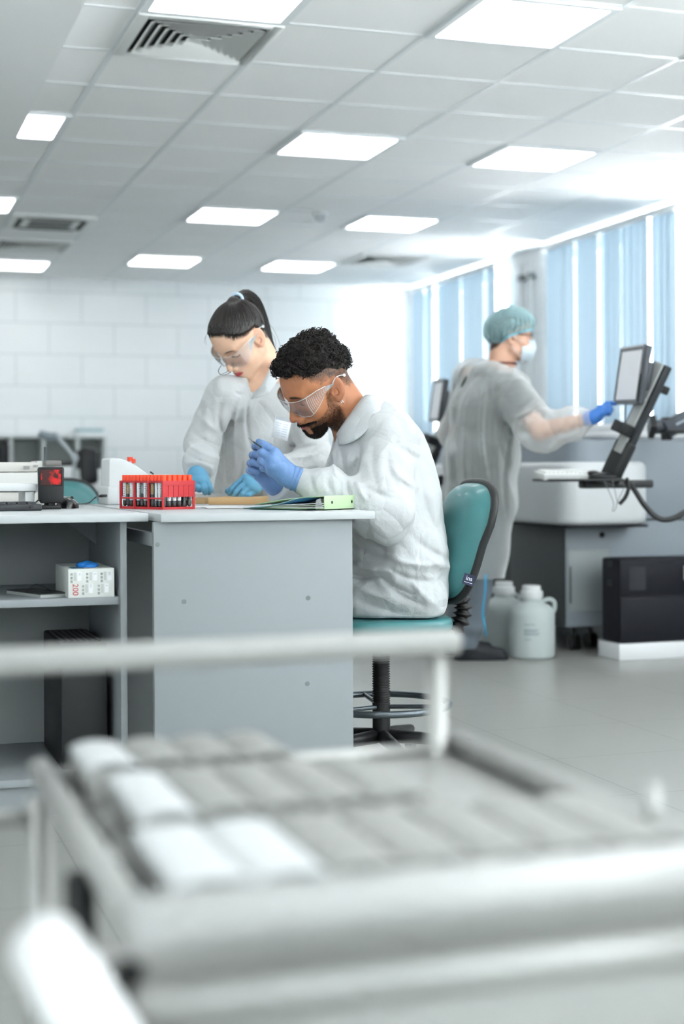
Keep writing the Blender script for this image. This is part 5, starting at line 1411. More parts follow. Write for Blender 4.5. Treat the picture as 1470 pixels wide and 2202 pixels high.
# red rack of blood tubes
M_rack = mat('rack_red', '#c2353a', .4); M_capr = mat('tube_cap', '#ee4a26', .4); M_blood = mat('blood', '#170c10', .25); M_lab = mat('tube_label', '#e9edf0', .6); M_ser = mat('serum', '#c9a35a', .35); M_glass = M_clear
ang = R(48); C0 = at(350, 1096, 4.28); C0.z = TZ
rr_ = Vector((CT, -ST, 0)); ff_ = Vector((ST, CT, 0))
uL = (-rr_*math.cos(ang)+ff_*math.sin(ang)); uR = (rr_*math.sin(ang)+ff_*math.cos(ang))
LL, WW = .216, .108
rk = thing('tube_rack', 'red plastic rack full of red-capped blood tubes', 'rack', C0)
Mr = Matrix(((uR.x, uL.x, 0, C0.x), (uR.y, uL.y, 0, C0.y), (0, 0, 1, C0.z), (0, 0, 0, 1)))   # local x along short side, y along long side
e = .005; RH = .083
b = MB(); b.span((0, 0, .003), (WW, LL, .007), Mr); b.build('bottom_plate', M_rack, rk)
b = MB()
for k in range(7): b.span((WW*k/6-.0016, 0, RH-.006), (WW*k/6+.0016, LL, RH-.001), Mr)
for k in range(13): b.span((0, LL*k/12-.0016, RH-.006), (WW, LL*k/12+.0016, RH-.001), Mr)
b.build('top_grid', M_rack, rk)
for f_, y_ in ((0, 0), (1, LL/3), (2, LL*2/3), (3, LL)):
    for x_ in (0, WW):
        MB().span((x_-.003, y_-.003, 0), (x_+.003, y_+.003, RH), Mr).build('upright', M_rack, rk, bevel=.0008)
for x_ in (0, WW):
    MB().span((x_-.002, 0, RH-.005), (x_+.002, LL, RH), Mr).build('top_rail', M_rack, rk)
    MB().span((x_-.002, 0, .030), (x_+.002, LL, .0345), Mr).build('middle_rail', M_rack, rk)
    MB().span((x_-.002, 0, 0), (x_+.002, LL, .004), Mr).build('bottom_rail', M_rack, rk)
for y_ in (0, LL):
    b = MB(); b.span((0, y_-.002, .036), (WW, y_+.002, RH), Mr)
    for k in range(7): b.span((WW*k/6-.0014, y_-.0036, .034), (WW*k/6+.0014, y_-.002, RH-.014), Mr)
    b.span((-.002, y_-.0045, RH-.013), (WW+.002, y_-.002, RH), Mr).build('end_plate', M_rack, rk)
    MB().span((0, y_-.002, 0), (WW, y_+.002, .004), Mr).build('bottom_rail', M_rack, rk)
rt_ = random.Random(12)
def make_tube(lv, ser, lab, seed):
    """returns the empty with parts, at the origin"""
    t = thing('blood_tube', 'x', 'tube', (0, 0, 0), group='red-capped tubes in the red rack')
    H_ = .085
    MB().lathe([(.0018, .0), (.0052, .003), (.0064, .009), (.0064, H_)], n=14).build('glass', M_glass, t, world=False, smooth=True)
    MB().lathe([(.001, .001), (.0046, .004), (.0058, .009), (.0058, lv), (.001, lv)], n=12).build('blood', M_blood, t, world=False, smooth=True)
    if ser > lv: MB().lathe([(.0058, lv), (.0058, ser), (.001, ser)], n=12).build('serum', M_ser, t, world=False, smooth=True)
    if lab:
        P = []
        for k in range(9):
            a = R(-190+seed*40+k*22); P.append([(.0066*math.cos(a), .0066*math.sin(a), z) for z in (.018, .074)])
        lo_ = MB().grid(P).build('label', M_lab, t, world=False, smooth=True)
        b = MB()
        for k in range(7):
            z = .026+.0055*k; a = R(-190+seed*40+88+(k*37 % 30)-15); c_, s_ = math.cos(a), math.sin(a)
            b.box((.0068*c_, .0068*s_, z), (.0006, .004, .0018), rz=a)
        b.build('label_print', mat('label_ink', '#596068', .6), lo_, world=False)
    MB().lathe([(.0068, H_-.010), (.0084, H_-.0098), (.0084, H_+.006), (.0074, H_+.0075)], n=18).build('cap', M_capr, t, world=False, smooth=None)
    return t
protos = [make_tube(.031, .0, True, 0), make_tube(.036, .066, False, 0), make_tube(.030, .0, True, 1), make_tube(.038, .0, True, 2), make_tube(.034, .050, True, 3)]
used = set(); TW = ['']*0
for i in range(6):
    for j in range(12):
        k = rt_.choice((0, 2, 3, 0, 4, 3, 2, 1)) if (i == 0 or j == 0) else rt_.choice((0, 2, 3))
        if i == 0 and j in (10, 4): k = 1
        src = protos[k]
        if k not in used: o_ = src; used.add(k)
        else: o_ = copy_tree(src)
        p = Mr @ Vector((WW*(i+.5)/6, LL*(j+.5)/12, .0072)); o_.location = p
        o_.rotation_euler = (0, 0, math.atan2(-ff_.y, -ff_.x)+rt_.uniform(-.9, .9)+R(100))
        if i == 0: o_['label'] = 'red-capped tube, %s from the front corner along the rack\'s long open side' % ORD[j]
        elif j == 0: o_['label'] = 'red-capped tube, %s from the front corner along the rack\'s short end' % ORD[i]
        else: o_['label'] = 'red-capped blood tube in the inner rows of the red rack'

# papers, boards, tray, binder
def slab(name, label, cat, c, dirs, size, z0, h, m, bevel=.001, group=None):
    c = Vector(c); x = Vector(dirs).normalized(); y = Vector((-x.y, x.x, 0))
    M = Matrix(((x.x, y.x, 0, c.x), (x.y, y.y, 0, c.y), (0, 0, 1, z0), (0, 0, 0, 1)))
    o = MB().span((0, 0, 0), (size[0], size[1], h), M).build(name, m, bevel=bevel); return tag(o, label, cat, group)
def wood():
    m = mat('pale_wood', '#dcb684', .5, var=.10, bscale=9, stretch=(2, 14, 40)); return m
bc = at(447, 1085.5, 4.87)
bdir = Vector((at(568, 1085, 4.835)-bc).xy.to_3d())
tag(MB().span((0, 0, 0), (bdir.length, .25, .0235), Matrix.Translation((bc.x, bc.y, TZ)) @ Matrix.Rotation(math.atan2(bdir.y, bdir.x), 4, 'Z')).build('wooden_board', wood(), bevel=.0015), 'larger pale wooden board under a light blue glove, nearer the green binder', 'board', 'wooden boards on the desk')
bc2 = at(372, 1083, 5.0)
slab('wooden_board', 'smaller pale wooden board beside the red rack, left of the larger board', 'board', bc2, bdir, (.112, .16), TZ, .019, wood(), .0015, 'wooden boards on the desk')
M_tray = bpy.data.materials.new('frosted_plastic'); M_tray.use_nodes = True
_b = M_tray.node_tree.nodes['Principled BSDF']; _b.inputs['Base Color'].default_value = (.8, .85, .88, 1); _b.inputs['Roughness'].default_value = .3; _b.inputs['Alpha'].default_value = .45
tr = thing('clear_tray', 'low clear plastic tray behind the wooden boards', 'tray', at(440, 1072, 5.12))
a = at(420, 1076, 5.12); 
MB().span((a.x, a.y, TZ+.0002), (a.x+.24, a.y+.10, TZ+.003)).build('tray_floor', M_tray, tr)
for s_ in ((0, 0, .24, .003), (0, .097, .24, .1), (0, .003, .003, .097), (.237, .003, .24, .097)): MB().span((a.x+s_[0], a.y+s_[1], TZ+.003), (a.x+s_[2], a.y+s_[3], TZ+.03)).build('tray_wall', M_tray, tr)
M_pap = mat('white_paper', '#f0f2f3', .7)
p = atz(425, 1091, TZ); tag(MB().box((p.x+.07, p.y+.06, TZ+.0006), (.21, .15, .0008), rz=.3).build('paper_sheet', M_pap), 'white paper sheet lying between the rack and the boards', 'paper', 'paper sheets on the desk')
p = atz(520, 1093, TZ); tag(MB().box((p.x+.02, p.y+.05, TZ+.0022), (.24, .17, .0016), rz=-.12).build('paper_sheet', M_pap), 'white paper sheet with its edge showing under the open folder', 'paper', 'paper sheets on the desk')
# binder: corner nearest the camera at pixel 697
bcn = at(697, 1097, 4.10); bcn.z = TZ+.0035
sp = (rr_*math.cos(R(55))+ff_*math.sin(R(55))); en = Vector((-sp.y, sp.x, 0))
if en.dot(rr_) > 0: en = -en
Mb = Matrix(((en.x, sp.x, 0, bcn.x), (en.y, sp.y, 0, bcn.y), (0, 0, 1, bcn.z), (0, 0, 0, 1)))   # x away from spine, y along spine
bn = thing('ring_binder', 'open-looking pale green ring binder lying at the desk corner', 'binder', bcn)
M_green = mat('binder_green', '#abc49b', .45); BL, BW, BH = .16, .25, .037
MB().span((0, 0, 0), (.0025, BL, BH), Mb).build('spine', M_green, bn, bevel=.0006)
def cover(z0, z1, nm, m, x1=BW, lift=0):
    P = []
    for k in range(9):
        t_ = k/8; P.append([Mb @ Vector((.0025+x1*t_, y, z0+(z1-z0)*t_+lift*math.sin(math.pi*t_))) for y in (0, BL)])
    return MB().grid(P).build(nm, m, bn, smooth=True, solid=.002)
cover(.0012, .0012, 'lower_cover', M_green); cover(BH-.001, .011, 'upper_cover', M_green, .24, .004)
for k, (z0, z1) in enumerate(((.004, .003), (.010, .0055), (.016, .008))): cover(z0, z1, 'sheet', mat('sheet_green', '#dfe9cf', .6) if k % 2 else M_pap, .22)
for y in (BL*.22, BL*.82):
    MB().cyl(Mb @ Vector((-.0008, y, BH*.5)), Mb @ Vector((.001, y, BH*.5)), .0042, 16).build('finger_hole', mat('hole_dark', '#27302c', .4), bn)
MB().prism([(.006, .006), (.032, .004), (.028, .026), (.014, .030)], .0, .012, M=Mb @ Matrix.Translation((0, .012, 0)) @ Matrix.Rotation(R(90), 4, 'X')).build('ring_clip', mat('clip_steel', '#b9bcbd', .35, metal=.7), bn)
# blue-green folder lying over it
fo = thing('paper_folder', 'thin blue and dark green folder fanning out left of the binder', 'folder', (bcn.x-.12, bcn.y+.1, TZ))
def leaf(x0, x1, z0, z1, nm, m, y0=-.01, y1=.2, k_=0):
    P = []
    for k in range(11):
        t_ = k/10; P.append([Mb @ Vector((x0+(x1-x0)*t_, y, z0+(z1-z0)*(t_**.8)-.004*math.sin(math.pi*t_))) for y in (y0, y1)])
    return MB().grid(P).build(nm, m, fo, smooth=True, solid=.0014)
leaf(.06, .262, .034, .0025, 'blue_cover', mat('folder_blue', '#3c7fa6', .5), .0, .2)
leaf(.09, .258, .030, .0015, 'teal_sheet', mat('folder_teal', '#9fc6cf', .5), -.012, .16)
leaf(.03, .268, .0016, .0006, 'dark_cover', mat('folder_dark', '#2f5a50', .5), -.022, .19)
# probe held by the seated person
pr_ = thing('probe', 'thin dark metal probe held between the blue-gloved fingertips', 'tool', at(533, 941, 4.205))
MB().cyl(at(533, 941.5, 4.205), at(545, 950.5, 4.2), .0006, 8, .001).build('needle', mat('steel_grey', '#7d8488', .3, metal=.8), pr_)
MB().cyl(at(544, 950, 4.2), at(562, 962, 4.195), .0022, 10).build('handle', mat('probe_dark', '#22343a', .4), pr_)

# ================= lab chairs =================
M_teal = mat('teal_vinyl', '#3c7679', .36, bump=.06, bscale=500, coat=.15); M_shell = mat('shell_black', '#17191a', .45); M_rub = mat('bellows_black', '#0d0e0f', .5); M_chr = mat('ring_steel', '#5e666b', .3, metal=.7)
def lab_chair(label, loc, rz, with_tag=True):
    """faces +x"""
    t = thing('lab_chair', label, 'chair', loc, rz, group='teal lab chairs')
    B = lambda mb, nm, m, par=t, **k: mb.build(nm, m, par, world=False, **k)
    se = [(.20*math.copysign(abs(math.cos(a))**.6, math.cos(a)), .205*math.copysign(abs(math.sin(a))**.6, math.sin(a))) for a in np.linspace(0, 2*math.pi, 41)[:-1]]
    B(MB().prism([(x*1.03, y*1.03) for x, y in se], .392, .412, bevel=.006), 'seat_shell', M_shell)
    B(MB().prism(se, .412, .455, bevel=.016), 'seat', M_teal)
    # backrest, leaning back
    tilt = Matrix.Translation((-.190, 0, .50)) @ Matrix.Rotation(R(-17), 4, 'Y')
    ol = []
    for a in np.linspace(0, 2*math.pi, 49)[:-1]:
        c, s = math.cos(a), math.sin(a); w2 = .196*(1.0 if s > 0 else .93)
        ol.append((w2*math.copysign(abs(c)**.55, c), .185+.187*math.copysign(abs(s)**.55, s)))
    def pad(off, dep, crown, m, nm, sgn):
        P = []
        for r_ in np.linspace(0, 1, 12):
            row = []
            for x, y in ol+[ol[0]]:
                yy = .185+(y-.185)*r_; xx = x*r_; bow = -.018*(xx/.2)**2
                th = dep*(1-max(0, (r_-.72)/.28)**2.2)+crown*(1-r_*r_)
                row.append(tilt @ Vector((sgn*th+off-bow*(-1), xx, yy)))
            P.append(row)
        return P
    B(MB().grid(pad(0, .036, .014, None, '', 1)), 'backrest', M_teal, smooth=True)
    sh = MB().grid(pad(0, .022, .012, None, '', -1))
    rim = []
    for x, y in ol: rim.append(tilt @ Vector((-.055*(x/.2)**2*(-1)*-1*-1+.0, x, y)))
    so = B(sh, 'back_shell', M_shell, smooth=True)
    P0 = pad(0, 0, 0, None, '', 1)[-1]
    B(MB().tube([p+Vector((-.006, 0, 0)) for p in P0[:-1]], .0125, 8, closed=True), 'shell_rim', M_shell, smooth=True)
    # rubber bellows over the back arm
    pts = bez([(-.238, 0, .535), (-.262, 0, .47), (-.235, 0, .405), (-.14, 0, .378)], 14); rr = [.024+.0075*math.sin(i*2*math.pi/4.2) for i in range(len(pts))]
    B(MB().tube(pts, rr, 16), 'arm_bellows', M_rub, smooth=True)
    B(MB().box((-.05, 0, .383), (.24, .13, .02)), 'seat_plate', M_shell, bevel=.004)
    zz = np.linspace(.375, .17, 84); B(MB().tube([(0, 0, z) for z in zz], [.0255+.0028*math.sin(i*math.pi/1.5) for i in range(84)], 22), 'gas_bellows', M_rub, smooth=True)
    B(MB().cyl((0, 0, .19), (0, 0, .075), .027, 22), 'column', M_shell)
    B(MB().tube([(.205*math.cos(a), .205*math.sin(a), .185) for a in np.linspace(0, 2*math.pi, 49)[:-1]], .0105, 10, closed=True), 'foot_ring', M_chr, smooth=True)
    for k in range(3):
        a = R(30+120*k); B(MB().cyl((.026*math.cos(a), .026*math.sin(a), .178), (.20*math.cos(a), .20*math.sin(a), .185), .007, 10), 'ring_spoke', M_chr)
    for k in range(5):
        a = R(18+72*k); c, s = math.cos(a), math.sin(a)
        lg = B(MB().tube([(.02*c, .02*s, .088), (.12*c, .12*s, .082), (.27*c, .27*s, .066)], [.022, .019, .014], 10), 'leg', M_shell, smooth=True)
        B(MB().cyl((.27*c-.012*s, .27*s+.012*c, .026), (.27*c+.012*s, .27*s-.012*c, .026), .026, 18).cyl((.27*c, .27*s, .03), (.27*c, .27*s, .066), .006, 8), 'caster', M_rub, lg)
    kn = Matrix.Translation((-.262, -.03, .56)) @ Matrix.Rotation(R(77), 4, 'Y')
    B(MB().lathe([(.02, -.01), (.026, -.006), (.026, .008), (.018, .014)], n=26, M=kn), 'adjust_knob', M_rub)
    B(MB().rbox((.02, -.17, .383), (.02, .05, .018), .004), 'seat_lever', mat('lever_grey', '#8c9090', .5))
    if with_tag:
        e1 = tilt @ Vector((0, .19, .075)); 
        zt_ = (tilt.to_3x3() @ Vector((0, 0, 1))).normalized(); xn = (tilt.to_3x3() @ Vector((1, 0, 0))).normalized()
        o0 = e1+Vector((-.060+.012, -.0145, .0))
        M = frame_matrix(o0, xn*-1*-1, zt_)
        M = frame_matrix(e1+Vector((.0, .0135, 0)), xn, zt_)
        tg = MB().box((0, 0, 0), (.036, .032, .0012), M); to = tg.build('brand_tag', mat('tag_navy', '#101b3a', .5), t, world=False)
        flip = Matrix.Identity(4)
        if (M.to_3x3() @ Vector((0, 0, 1))).y < 0: flip = Matrix.Rotation(math.pi, 4, 'Y')
        text_mesh('tag_text', 'ins', .019, M @ flip @ Matrix.Translation((0, .003, .0008)), mat('tag_white', '#e8ecf2', .5), to, .0002, world=False)
        MB().box((0, -.009, .0009), (.026, .0012, .0003), M @ flip).build('tag_line', mat('tag_white', '#e8ecf2', .5), to, world=False)
    return t
seat_c = at(818, 1345, 4.54)
lab_chair('teal lab chair with a rounded back, under the seated person', (seat_c.x, seat_c.y, 0), R(176))
p = at(186, 1060, 6.0)
lab_chair('empty teal lab chair whose back shows behind the scanner', (p.x, p.y+.25, .10-.10), R(-80), False)
# ================= analysers along the windows =================
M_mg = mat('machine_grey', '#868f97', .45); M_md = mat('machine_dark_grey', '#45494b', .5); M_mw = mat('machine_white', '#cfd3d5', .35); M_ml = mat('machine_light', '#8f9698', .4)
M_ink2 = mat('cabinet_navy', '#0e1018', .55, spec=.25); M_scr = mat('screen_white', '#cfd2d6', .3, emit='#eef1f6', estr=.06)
def rounded(x0, x1, y0, y1, r=.06, n=6):
    o = []
    for cx, cy, a0 in ((x1-r, y1-r, 0), (x0+r, y1-r, 90), (x0+r, y0+r, 180), (x1-r, y0+r, 270)):
        for k in range(n+1):
            a = R(a0+90*k/n); o.append((cx+r*math.cos(a), cy+r*math.sin(a)))
    return o
def analyser(label, X0=3.29, Y0=6.55):
    t = thing('lab_analyser', label, 'analyser', (X0+.6, Y0+.8, 0), group='floor analysers by the windows')
    S = lambda a, b, nm, m, bv=.008, par=t: MB().span((X0+a[0], Y0+a[1], a[2]), (X0+b[0], Y0+b[1], b[2])).build(nm, m, par, bevel=bv)
    S((.0, .0, .12), (1.35, 1.55, .64), 'lower_cabinet', M_md, .012)
    S((.004, -.004, .125), (1.348, .0, .635), 'front_panel', M_mg, .001)
    S((-.003, .02, .13), (.0, .62, .63), 'side_panel', M_md, .001); S((-.003, .66, .13), (.0, 1.5, .63), 'side_panel', M_md, .001)
    dr = S((.012, -.012, .20), (.24, -.004, .50), 'access_door', M_ml, .004)
    S((.02, -.014, .24), (.03, -.0115, .42), 'door_grip', M_md, .001, dr)
    MB().cyl((X0+.20, Y0-.009, .57), (X0+.20, Y0-.003, .57), .014, 18).build('lock_knob', M_ink2, t)
    # rounded upper body and lid
    ol = rounded(X0+.03, X0+1.5, Y0-.02, Y0+1.5, .10)
    MB().prism(ol, .64, 1.035, bevel=.012).build('upper_body', M_mg, t)
    MB().prism(rounded(X0+.25, X0+1.48, Y0+.0, Y0+1.48, .12), 1.035, 1.075, bevel=.02).build('lid', M_mw, t)
    MB().prism(rounded(X0+.5, X0+1.4, Y0+.3, Y0+1.4, .12), 1.075, 1.13, bevel=.02).build('lid_hood', M_mw, t)
    # white drawer module bulging at the near corner
    MB().prism(rounded(X0-.10, X0+.37, Y0-.20, Y0+.55, .09, 8), .625, .925, bevel=.03).build('drawer_module', M_mw, t)
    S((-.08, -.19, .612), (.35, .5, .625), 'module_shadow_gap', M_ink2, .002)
    S((-.104, .56, .66), (.03, 1.45, .80), 'side_tray', M_ml, .02); S((-.10, .60, .80), (.02, 1.4, .86), 'sample_track', M_ink2, .01)
    for x, y in ((.10, .10), (.22, .16), (.12, 1.4), (1.2, .12), (1.2, 1.4), (.04, .86)):
        c = MB(); px, py = X0+x, Y0+y
        c.cyl((px-.022, py, .038), (px-.008, py, .038), .038, 18).cyl((px+.008, py, .038), (px+.022, py, .038), .038, 18).cyl((px-.024, py, .038), (px+.024, py, .038), .008, 10).cyl((px, py, .04), (px, py, .12), .012, 10)
        c.build('caster', M_bk, t)
    return t
mA = analyser('big grey and white floor analyser with the bulging white drawer, right of the standing gown')
mB = analyser('second floor analyser farther along the windows, mostly hidden behind the sheer gown', 3.36, 9.0)

def console(label, dy=0.0, dx=0.0, mon='touch monitor'):
    """column on a tray arm carrying keyboard, with its monitor"""
    D = Vector((dx, dy, 0))
    t = thing('console_stand', label, 'stand', at(1318, 1030, 6.45)+D, group='monitor arms on the analysers')
    a, b = at(1308, 1032, 6.42)+D, at(1424, 786, 6.36)+D
    ax = (b-a).normalized(); sd = Vector((.30, -.954, 0)); nn = ax.cross(sd).normalized(); sd = nn.cross(ax)
    M = Matrix(((sd.x, nn.x, ax.x, a.x), (sd.y, nn.y, ax.y, a.y), (sd.z, nn.z, ax.z, a.z), (0, 0, 0, 1))); Ln = (b-a).length
    MB().rbox((0, 0, Ln*.62), (.085, .038, Ln*.78), .006, M=M).build('column', mat('arm_black', '#24282d', .4), t)
    MB().rbox((0, .022 if (M.to_3x3() @ Vector((0, 1, 0))).x < 0 else -.022, Ln*.62), (.052, .012, Ln*.78), .004, M=M).build('column_face', mat('arm_silver', '#a8abaa', .4, metal=.3), t)
    MB().rbox((0, 0, Ln*.16), (.095, .05, Ln*.36), .012, M=M).build('lower_joint', M_bk, t)
    MB().rbox((.0, -.05, Ln*.42), (.07, .08, .05), .006, M=M).build('clamp_box', M_bk, t)
    MB().rbox((.0, .035, Ln*.83), (.075, .06, .035), .006, M=M).build('slide_block', M_bk, t)
    c0, c1 = at(1168, 1027, 6.40)+D, at(1328, 1032, 6.40)+D
    MB().prism([(c0.x, c0.y-.06), (c1.x, c1.y-.06), (c1.x+.03, c1.y+.22), (c0.x+.05, c0.y+.22)], c1.z-.006, c1.z+.006, bevel=.004).build('tray', M_bk, t)
    MB().ell((a.x-.015, a.y, a.z+.012), (.075, .06, .024), 18, 10).build('tray_mount', M_bk, t, smooth=True)
    MB().rbox((a.x+.10, a.y+.12, a.z-.02), (.34, .07, .035), .01).build('support_bar', M_bk, t)
    k = keyboard('keyboard', mon[1], (0, 0, 0), .26, .13, 0, mat('key_beige', '#c9ccca', .5), mat('key_light', '#e3e5e3', .5), 5, 12)
    k.location = (c0.x+.125, c0.y+.03, c1.z+.0065); k.rotation_euler = (R(6), 0, R(-6)); k.scale = (1, 1, 1.5); k['group'] = 'keyboards on monitor arms'
    me_ = at(1279, 1002, 6.42)+D
    m = thing('computer_mouse', mon[2], 'mouse', (me_.x, me_.y+.02, c1.z+.0065), group='mice on monitor arms')
    MB().ell((me_.x, me_.y+.02, c1.z+.024), (.032, .05, .018), 18, 10).build('shell', M_bk, m, smooth=True)
    MB().rbox((me_.x, me_.y+.02, c1.z+.0095), (.055, .09, .006), .002).build('base', M_bk, m)
    # monitor, tilted and turned
    tl, tr_, br, bl = at(1337, 750, 6.60)+D, at(1389, 739, 6.26)+D, at(1371, 870, 6.26)+D, at(1322, 868, 6.60)+D
    x = ((tr_-tl)+(br-bl)).normalized(); y = ((tl-bl)+(tr_-br)).normalized(); o = (tl+tr_+br+bl)/4
    Mm = frame_matrix(o, x, y); W_, H_ = ((tr_-tl).length+(br-bl).length)/2, ((tl-bl).length+(tr_-br).length)/2
    s_ = 1 if (Mm.to_3x3() @ Vector((0, 0, 1))).dot(Vector((ST, CT, 0))) < 0 else -1
    mo = thing('monitor', mon[0], 'monitor', o, group='tilted monitors by the windows')
    MB().rbox((0, 0, -s_*.012), (W_, H_, .03), .008, M=Mm).build('casing', mat('monitor_dark', '#31363d', .4), mo)
    fr = MB()
    for p_, q_ in (((0, H_/2-.009), (W_, .018)), ((0, -H_/2+.009), (W_, .018)), ((-W_/2+.008, 0), (.016, H_-.036)), ((W_/2-.008, 0), (.016, H_-.036))): fr.box((p_[0], p_[1], s_*.006), (q_[0], q_[1], .008), Mm)
    fr.build('bezel', mat('bezel_grey', '#4a4f55', .35), mo)
    MB().box((0, H_/2-.004, s_*.0105), (W_*.96, .008, .002), Mm).build('bezel_strip', mat('bezel_light', '#aeb2b4', .4), mo)
    MB().box((0, 0, s_*.004), (W_-.034, H_-.038, .004), Mm).build('screen', M_scr, mo)
    MB().rbox((0, 0, -s_*.045), (W_*.55, H_*.5, .045), .012, M=Mm).build('rear_housing', mat('monitor_dark', '#31363d', .4), mo)
    e = Mm @ Vector((0, .0, -s_*.06)); c = M @ Vector((0, .03, Ln*.80))
    MB().tube([e, (e+c)/2, c], .016, 10).build('bracket', M_bk, mo)
    return t
csA = console('tilted black monitor arm with a keyboard tray, in front of the big analyser', mon=('tilted monitor with a blank white screen, touched by a blue glove', 'pale keyboard on the black tray beside the tilted arm', 'black mouse on the tray beside the tilted arm'))
console('farther monitor arm on the analyser behind the sheer gown', 2.42, .08, mon=('farther tilted monitor, seen left of the sheer gown', 'pale keyboard on the farther tray, behind the sheer gown', 'mouse on the farther tray, behind the sheer gown'))
# hose and wires hanging from the near stand
MB().tube(bez([at(1346, 1036, 6.42), at(1362, 1052, 6.36), at(1385, 1087, 6.34), at(1412, 1113, 6.33), at(1436, 1117, 6.33), at(1462, 1107, 6.34), at(1490, 1085, 6.36), at(1500, 1060, 6.44)], 10), .012, 12).build('cable_hose', M_bk, csA, smooth=True, label='thick black hose in a loop')
MB().tube(bez([at(1347, 1030, 6.40), at(1350, 1050, 6.36), at(1343, 1070, 6.36), at(1331, 1084, 6.36)], 8), .009, 10).build('cable_hose', M_bk, csA, smooth=True, label='short black hose end')
for pts in ([(1298, 1034), (1308, 1056), (1318, 1082), (1316, 1098), (1322, 1095), (1328, 1075), (1340, 1050), (1338, 1036)], [(1316, 1034), (1321, 1055), (1326, 1078), (1331, 1084)]):
    MB().tube(bez([at(x, y, 6.34) for x, y in pts], 6), .0016, 6).build('wire', mat('wire_grey', '#565b60', .5), csA, smooth=True)
MB().tube(bez([at(1345, 868, 6.5), at(1343, 900, 6.46), at(1340, 930, 6.43), at(1332, 960, 6.40), at(1328, 985, 6.40)], 6), .003, 6).build('wire', M_bk, csA, smooth=True)
# second arm at the right edge, standing on the analyser
ta = thing('folding_arm', 'dark folding arm at the right edge, on top of the big analyser', 'arm', at(1450, 942, 7.1))
Q = lambda px, py: at(px, py, 7.1)
MB().tube([Q(1394, 917), Q(1407, 918)], [.055, .055], 4).build('end_plate', M_bk, ta)
MB().tube([Q(1405, 918), Q(1432, 916)], .032, 12).build('link', mat('arm_slate', '#3a4048', .4), ta)
a, b = Q(1428, 925), Q(1500, 888); d_ = (b-a); 
M = frame_matrix((a+b)/2, d_, (0, 0, 1)); MB().rbox((0, 0, 0), (d_.length, .085, .09), .012, M=M).build('arm_body', mat('arm_slate', '#3a4048', .4), ta)
sg = 1 if (M.to_3x3() @ Vector((0, 0, 1))).y < 0 else -1
MB().box((-.01, .002, sg*.046), (.055, .009, .002), M).build('maker_plate', mat('plate_blue', '#9aa7b5', .4), ta)
MB().rbox(Q(1432, 922), (.03, .07, .11), .008).build('hinge', M_bk, ta)
b0 = Q(1456, 938); MB().span((b0.x-.09, b0.y-.09, 1.074), (b0.x+.12, b0.y+.12, b0.z+.012)).build('arm_base', M_bk, ta, bevel=.012)

# dark cabinet on a white plinth
cx0, cy0 = 3.395, 6.20
cb = thing('dark_cabinet', 'dark navy floor cabinet with a square grille, standing on a white plinth', 'cabinet', (cx0+.3, cy0+.1, .078))
MB().span((cx0, cy0, .078), (cx0+.62, cy0+.175, .472)).build('casing', M_ink2, cb, bevel=.012)
MB().span((cx0+.004, cy0-.005, .30), (cx0+.616, cy0+.002, .455)).build('upper_panel', M_ink2, cb, bevel=.003)
MB().span((cx0+.004, cy0-.005, .085), (cx0+.616, cy0+.002, .293)).build('lower_panel', M_ink2, cb, bevel=.003)
MB().span((cx0+.05, cy0-.0075, .325), (cx0+.135, cy0-.0045, .435)).build('square_grille', mat('grille_dark', '#16181f', .6, bump=.5, bscale=160), cb)
for z in (.34, .43): MB().span((cx0-.004, cy0+.06, z), (cx0+.001, cy0+.11, z+.03)).build('side_grip', M_bk, cb)
pl = thing('white_plinth', 'low white plinth on the floor under the dark cabinet', 'plinth', (cx0+.3, cy0+.1, 0))
MB().span((cx0-.005, cy0-.008, 0), (cx0+.70, cy0+.20, .077)).build('plinth_body', mat('plinth_white', '#e6e8ea', .25), pl, bevel=.003)
tag(MB().rbox((cx0+.36, cy0-.02, .40), (.05, .03, .07), .008).build('white_clip', M_white), 'white plastic box fixed to the cabinet front at the right edge', 'box')

# carboys
def carboy(label, c, s, rz):
    t = thing('plastic_carboy', label, 'bottle', c, rz, group='plastic carboys on the floor')
    m = mat('milky_plastic', '#d3dddc', .35, trans=.25, ior=1.3)
    prof = [(.0, 0), (.098, 0), (.108, .010), (.110, .03), (.110, .205), (.104, .228), (.085, .248), (.062, .258), (.050, .266), (.046, .285)]
    if s != 1: prof = [(r*s, z*s) for r, z in prof]
    MB().lathe([(max(r, .001), z) for r, z in prof], n=36).build('bottle_body', m, t, world=False, smooth=None)
    cp = MB(); zc = .281*s
    cp.lathe([(.05*s, zc), (.052*s, zc+.004), (.052*s, zc+.034), (.047*s, zc+.037), (.044*s, zc+.037), (.044*s, zc+.056), (.04*s, zc+.06), (.001, zc+.06)], n=30)
    for k in range(24): a = R(15*k); cp.box((.0525*s*math.cos(a), .0525*s*math.sin(a), zc+.018), (.003, .005, .028), rz=a)
    cp.build('screw_cap', mat('cap_white', '#e9ecec', .4), t, world=False)
    MB().tube(bez([(.052*s, 0, .262*s), (.09*s, 0, .272*s), (.118*s, 0, .258*s), (.119*s, 0, .225*s), (.108*s, 0, .205*s)], 6), .011*s, 10).build('handle', m, t, world=False, smooth=True)
    lb = []
    rows = [(.165, .05, 0), (.140, .07, .0), (.134, .06, .0), (.125, .075, .0), (.118, .066, 0), (.095, .03, -.0)]
    pm = MB()
    for z, w2, _ in rows:
        n_ = 10; a0 = -R(150)+R(18)
        for k in range(n_):
            a = a0+w2/.11*k/n_*1.0; pm.box((.1106*s*math.cos(a), .1106*s*math.sin(a), z*s), (.0008, w2/n_*.9*s, .0035*s), rz=a)
    pm.build('printed_text', mat('carboy_ink', '#8fa0a8', .6), t, world=False)
    return t
b1 = atz(1153, 1412, 0); carboy('front plastic carboy with a printed label, near the cabinet', (3.07, 6.46, 0), 1.0, R(0))
